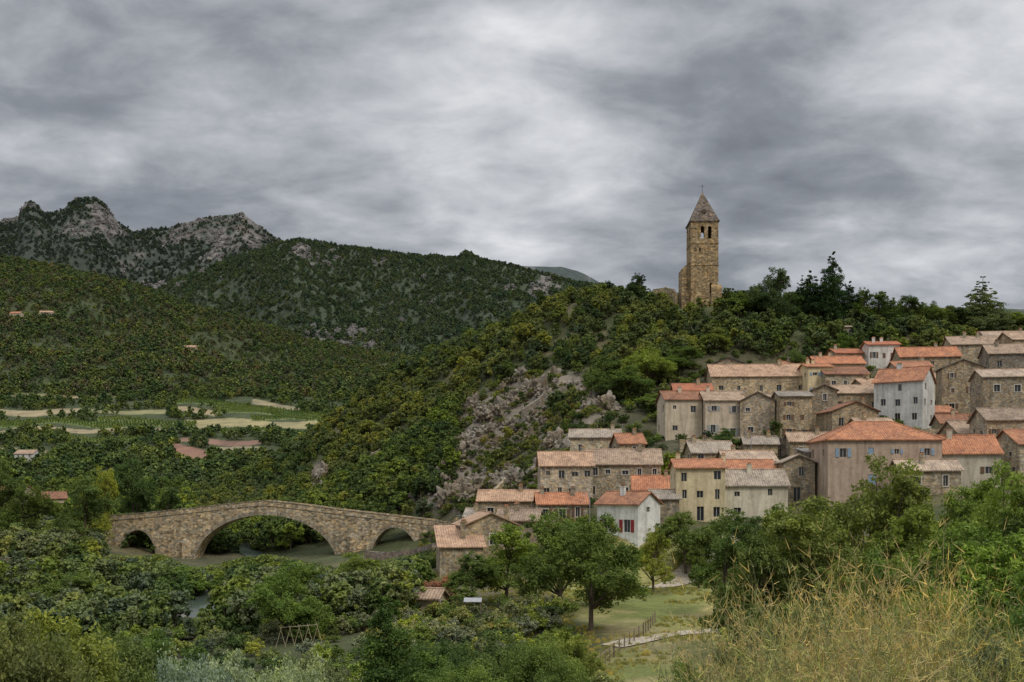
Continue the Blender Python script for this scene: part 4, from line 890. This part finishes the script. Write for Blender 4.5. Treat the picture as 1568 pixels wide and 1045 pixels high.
def broom(seed,H):
    rng=np.random.default_rng(seed);V=[];Q=[];L=[]
    def rib(p0,d0,ln,w,k,segs=4,wob=0.13):
        p=p0.copy();d=d0/np.linalg.norm(d0); side=np.cross(d,unit(rng,1)[0]);side/=np.linalg.norm(side)+1e-9; pts_=[p.copy()]
        for i in range(segs):
            d=d+rng.normal(0,wob,3); d/=np.linalg.norm(d); p=p+d*ln/segs; pts_.append(p.copy())
        b0=len(V)
        for i,q in enumerate(pts_):
            ww=w*(1-i/segs*0.75); V.append(q-side*ww);V.append(q+side*ww)
        for i in range(segs): Q.append((b0+2*i,b0+2*i+1,b0+2*i+3,b0+2*i+2)); L.append(k)
        return pts_,d
    for i in range(60):
        a=rng.uniform(0,6.28);r=rng.uniform(0,0.35); tl=rng.uniform(0,0.95)
        ln=H*rng.uniform(0.5,1.05)
        pt_,d=rib(np.array([math.cos(a)*r,math.sin(a)*r,0]),np.array([math.cos(a)*tl,math.sin(a)*tl,1]),ln,0.010,rng.uniform(0.1,0.6),5,0.16)
        for j in range(9):
            q=pt_[rng.integers(1,6)]; p2,d2=rib(q+rng.normal(0,0.02,3),np.array([math.cos(a)*tl,math.sin(a)*tl,0.8])+rng.normal(0,0.6,3),ln*rng.uniform(0.15,0.4),0.006,rng.uniform(0.1,0.85),3)
            for jj in range(5):
                q=p2[rng.integers(1,4)]; rib(q,d2+rng.normal(0,0.8,3),ln*rng.uniform(0.03,0.11),0.007,rng.uniform(0.2,1.0),1)
    return fastmesh('broom',V,Q,[STRAW],None,L)
br=[broom(1,2.6),broom(2,2.8),broom(3,2.4)]
for i,(u_,d,vt,c_) in enumerate([(1110,22,960,0),(1165,23,930,0),(1215,21,925,0),(1270,23,905,0),(1320,22,915,0),(1375,23,892,0),(1430,22,900,0),(1290,19,960,1),(1380,19,955,0),(1180,19,975,1),(1120,20,990,1),(1460,20,940,1),(1490,23,925,1),(1230,26,915,1),(1340,27,900,1),(1570,20,970,1),(1425,18,965,1),(1330,17,985,0),(1230,17,990,1),(1400,24,880,0)]):
    inst(u_,d,vt,br[i%3],2.6,2.6,'dry_broom_bush',(0.50,0.39,0.20) if c_==0 else (0.27,0.28,0.13),2.6)
# ---------------------------------------------------------------- small things
WOOD=plain('weathered_wood',(0.22,0.17,0.12),0.9)
def fence(line,h=1.1):
    mb=MB()
    for (a,b_),(c_,e_) in zip(line[:-1],line[1:]):
        n=max(1,int(math.hypot(c_-a,e_-b_)/1.6)); pr=None
        for i in range(n+1):
            x,y=a+(c_-a)*i/n,b_+(e_-b_)*i/n;z=gz(x,y); mb.cyl((x,y,z-0.3),(x,y,z+h),0.06,0.05,6)
            if pr:
                for k in (0.45,0.9): mb.cyl((pr[0],pr[1],pr[2]+h*k),(x,y,z+h*k),0.03,0.03,5)
            pr=(x,y,z)
    mb.obj('wooden_fence',[WOOD])
fence(W2((905,68),(940,76),(985,86),(1003,94)))
mb=MB(); x=X(893,68);z=gz(x,68)
for dx in(-1.1,1.1): mb.cyl((x+dx,68,z-0.2),(x+dx*0.1,68,z+2.0),0.05,0.04,6)
mb.cyl((x-0.3,68,z+1.5),(x+0.3,68,z+1.5),0.04,0.04,6); mb.obj('wooden_tree_prop',[WOOD])
mb=MB(); 
for i in range(5):
    x=X(430+i*14,88);y=88;z=gz(x,y); mb.cyl((x-0.5,y,z-0.2),(x+0.1,y,z+1.9),0.03,0.02,5);mb.cyl((x+0.5,y,z-0.2),(x-0.1,y,z+1.9),0.03,0.02,5)
mb.cyl((X(430,88),88,gz(X(430,88),88)+1.75),(X(486,88),88,gz(X(486,88),88)+1.75),0.03,0.03,5); mb.obj('bean_pole_trellis',[plain('bamboo',(0.35,0.30,0.18))])
def lamp(u_,d,h=5):
    x=X(u_,d);z=gz(x,d);mb=MB();mb.cyl((x,d,z-1),(x,d,z+h),0.08,0.05,8);mb.cyl((x,d,z+h-0.05),(x-0.8,d-0.3,z+h+0.25),0.04,0.03,6);mb.box((x-1.1,d-0.45,z+h+0.16),(x-0.65,d-0.2,z+h+0.30));mb.obj('street_lamp',[plain('galvanised_steel',(0.35,0.35,0.35),0.5,0.5)])
lamp(903,146,6);lamp(1150,182,5);lamp(1420,148,5)
mb=MB();x=X(724,100);z=gz(x,100)
for dx in(-0.8,0.8):
    for dy in(-0.5,0.5): mb.cyl((x+dx,100+dy,z-0.1),(x+dx,100+dy,z+1.7),0.04,0.04,6)
mb.slab([(x-0.9,99.3,z+1.75),(x+0.9,99.3,z+1.75),(x+0.9,100.7,z+2.0),(x-0.9,100.7,z+2.0)],0.05,1); mb.obj('garden_shelter',[WOOD,plain('corrugated_sheet',(0.32,0.32,0.32),0.5)])
# ---------------------------------------------------------------- sky, sun, camera
AZ=140;EL=48
w=bpy.data.worlds.new('World'); scene.world=w; w.use_nodes=True; nt=w.node_tree; nt.nodes.clear()
out=N(nt,'ShaderNodeOutputWorld'); tc=N(nt,'ShaderNodeTexCoord').outputs['Generated']
sky=N(nt,'ShaderNodeTexSky'); sky.sky_type='NISHITA'; sky.sun_disc=False; sky.sun_elevation=math.radians(EL); sky.sun_rotation=math.radians(AZ)
b1=N(nt,'ShaderNodeBackground',Strength=0.06); nt.links.new(sky.outputs[0],b1.inputs[0])
def M(op,a,b_=None,c_=None,clamp=False):
    n=nt.nodes.new('ShaderNodeMath'); n.operation=op; n.use_clamp=clamp
    for i,s in enumerate((a,b_,c_)):
        if s is None: continue
        if isinstance(s,(int,float)): n.inputs[i].default_value=s
        else: nt.links.new(s,n.inputs[i])
    return n.outputs[0]
sp=N(nt,'ShaderNodeSeparateXYZ'); nt.links.new(tc,sp.inputs[0])
zc=M('MAXIMUM',sp.outputs[2],0.0); den=M('ADD',zc,0.28)
cx=M('DIVIDE',sp.outputs[0],den);cy=M('DIVIDE',sp.outputs[1],den)
cb=N(nt,'ShaderNodeCombineXYZ'); nt.links.new(cx,cb.inputs[0]);nt.links.new(cy,cb.inputs[1])
def wn_(scale,det,rough,dist,off):
    mp=N(nt,'ShaderNodeMapping'); mp.inputs['Location'].default_value=off; mp.inputs['Scale'].default_value=(1,1.3,1); nt.links.new(cb.outputs[0],mp.inputs[0])
    n=noise_node(nt,mp.outputs[0],scale,det,rough); n.inputs['Distortion'].default_value=dist; return n.outputs[0]
a1=wn_(1.9,7,0.5,0.4,(3,1,0)); a2=wn_(5.5,9,0.56,0.25,(7,5,0))
f=M('ADD',M('MULTIPLY',a1,0.5),M('MULTIPLY',a2,0.5))
f=M('MULTIPLY_ADD',M('SUBTRACT',f,0.5),2.3,0.45)
def dirn(u_,v_): return Vector(((u_-784)/F,1,(VH-v_)/F)).normalized()
for (u_,v_,rad,amt) in [(1540,60,0.14,0.42),(720,265,0.12,0.26),(540,245,0.08,0.14),(900,120,0.15,0.08),(300,150,0.08,0.08),(40,20,0.18,0.10),(1480,200,0.09,0.04),(880,230,0.09,0.10),
                        (450,60,0.16,-0.10),(180,250,0.14,-0.20),(420,200,0.08,-0.08),(1180,60,0.13,-0.10),(1250,340,0.18,-0.10),(1000,400,0.15,-0.03),(560,330,0.11,-0.10),(1500,400,0.15,-0.05),(1400,110,0.07,-0.12)]:
    dv=dirn(u_,v_); vm=N(nt,'ShaderNodeVectorMath'); vm.operation='DISTANCE'; nt.links.new(tc,vm.inputs[0]); vm.inputs[1].default_value=dv
    q=M('DIVIDE',vm.outputs['Value'],rad); q=M('MULTIPLY',q,q); q=M('POWER',2.718,M('MULTIPLY',q,-1)); f=M('MULTIPLY_ADD',q,amt,f)
cr=ramp(nt,f,[(0.0,(0.19,0.205,0.235)),(0.25,(0.27,0.29,0.325)),(0.5,(0.43,0.45,0.485)),(0.72,(0.60,0.615,0.645)),(1.0,(0.82,0.83,0.85))])
bo=M('MULTIPLY_ADD',M('MINIMUM',M('MAXIMUM',M('SUBTRACT',sp.outputs[2],0.45),0.0),0.45),7.0,1.0)
b2=N(nt,'ShaderNodeBackground'); nt.links.new(cr.outputs[0],b2.inputs[0]); nt.links.new(bo,b2.inputs[1])
ms=N(nt,'ShaderNodeMixShader'); ms.inputs[0].default_value=0.94; nt.links.new(b1.outputs[0],ms.inputs[1]);nt.links.new(b2.outputs[0],ms.inputs[2]); nt.links.new(ms.outputs[0],out.inputs[0])
sl=bpy.data.lights.new('sun','SUN'); sl.energy=1.5; sl.angle=math.radians(14); sl.color=(1,0.95,0.86); so=bpy.data.objects.new('sun',sl)
sd=Vector((math.sin(math.radians(AZ))*math.cos(math.radians(EL)),math.cos(math.radians(AZ))*math.cos(math.radians(EL)),math.sin(math.radians(EL))))
so.rotation_euler=sd.to_track_quat('Z','Y').to_euler(); link(so)
cam=bpy.data.cameras.new('camera'); cam.sensor_width=36; cam.lens=F/1568*36; cam.shift_y=(VH-522.5)/1568; cam.clip_start=0.5; cam.clip_end=20000
co=bpy.data.objects.new('camera',cam); co.rotation_euler=(math.pi/2,0,0); link(co); scene.camera=co
scene.view_settings.view_transform='Standard'; scene.view_settings.look='None'; scene.view_settings.exposure=0
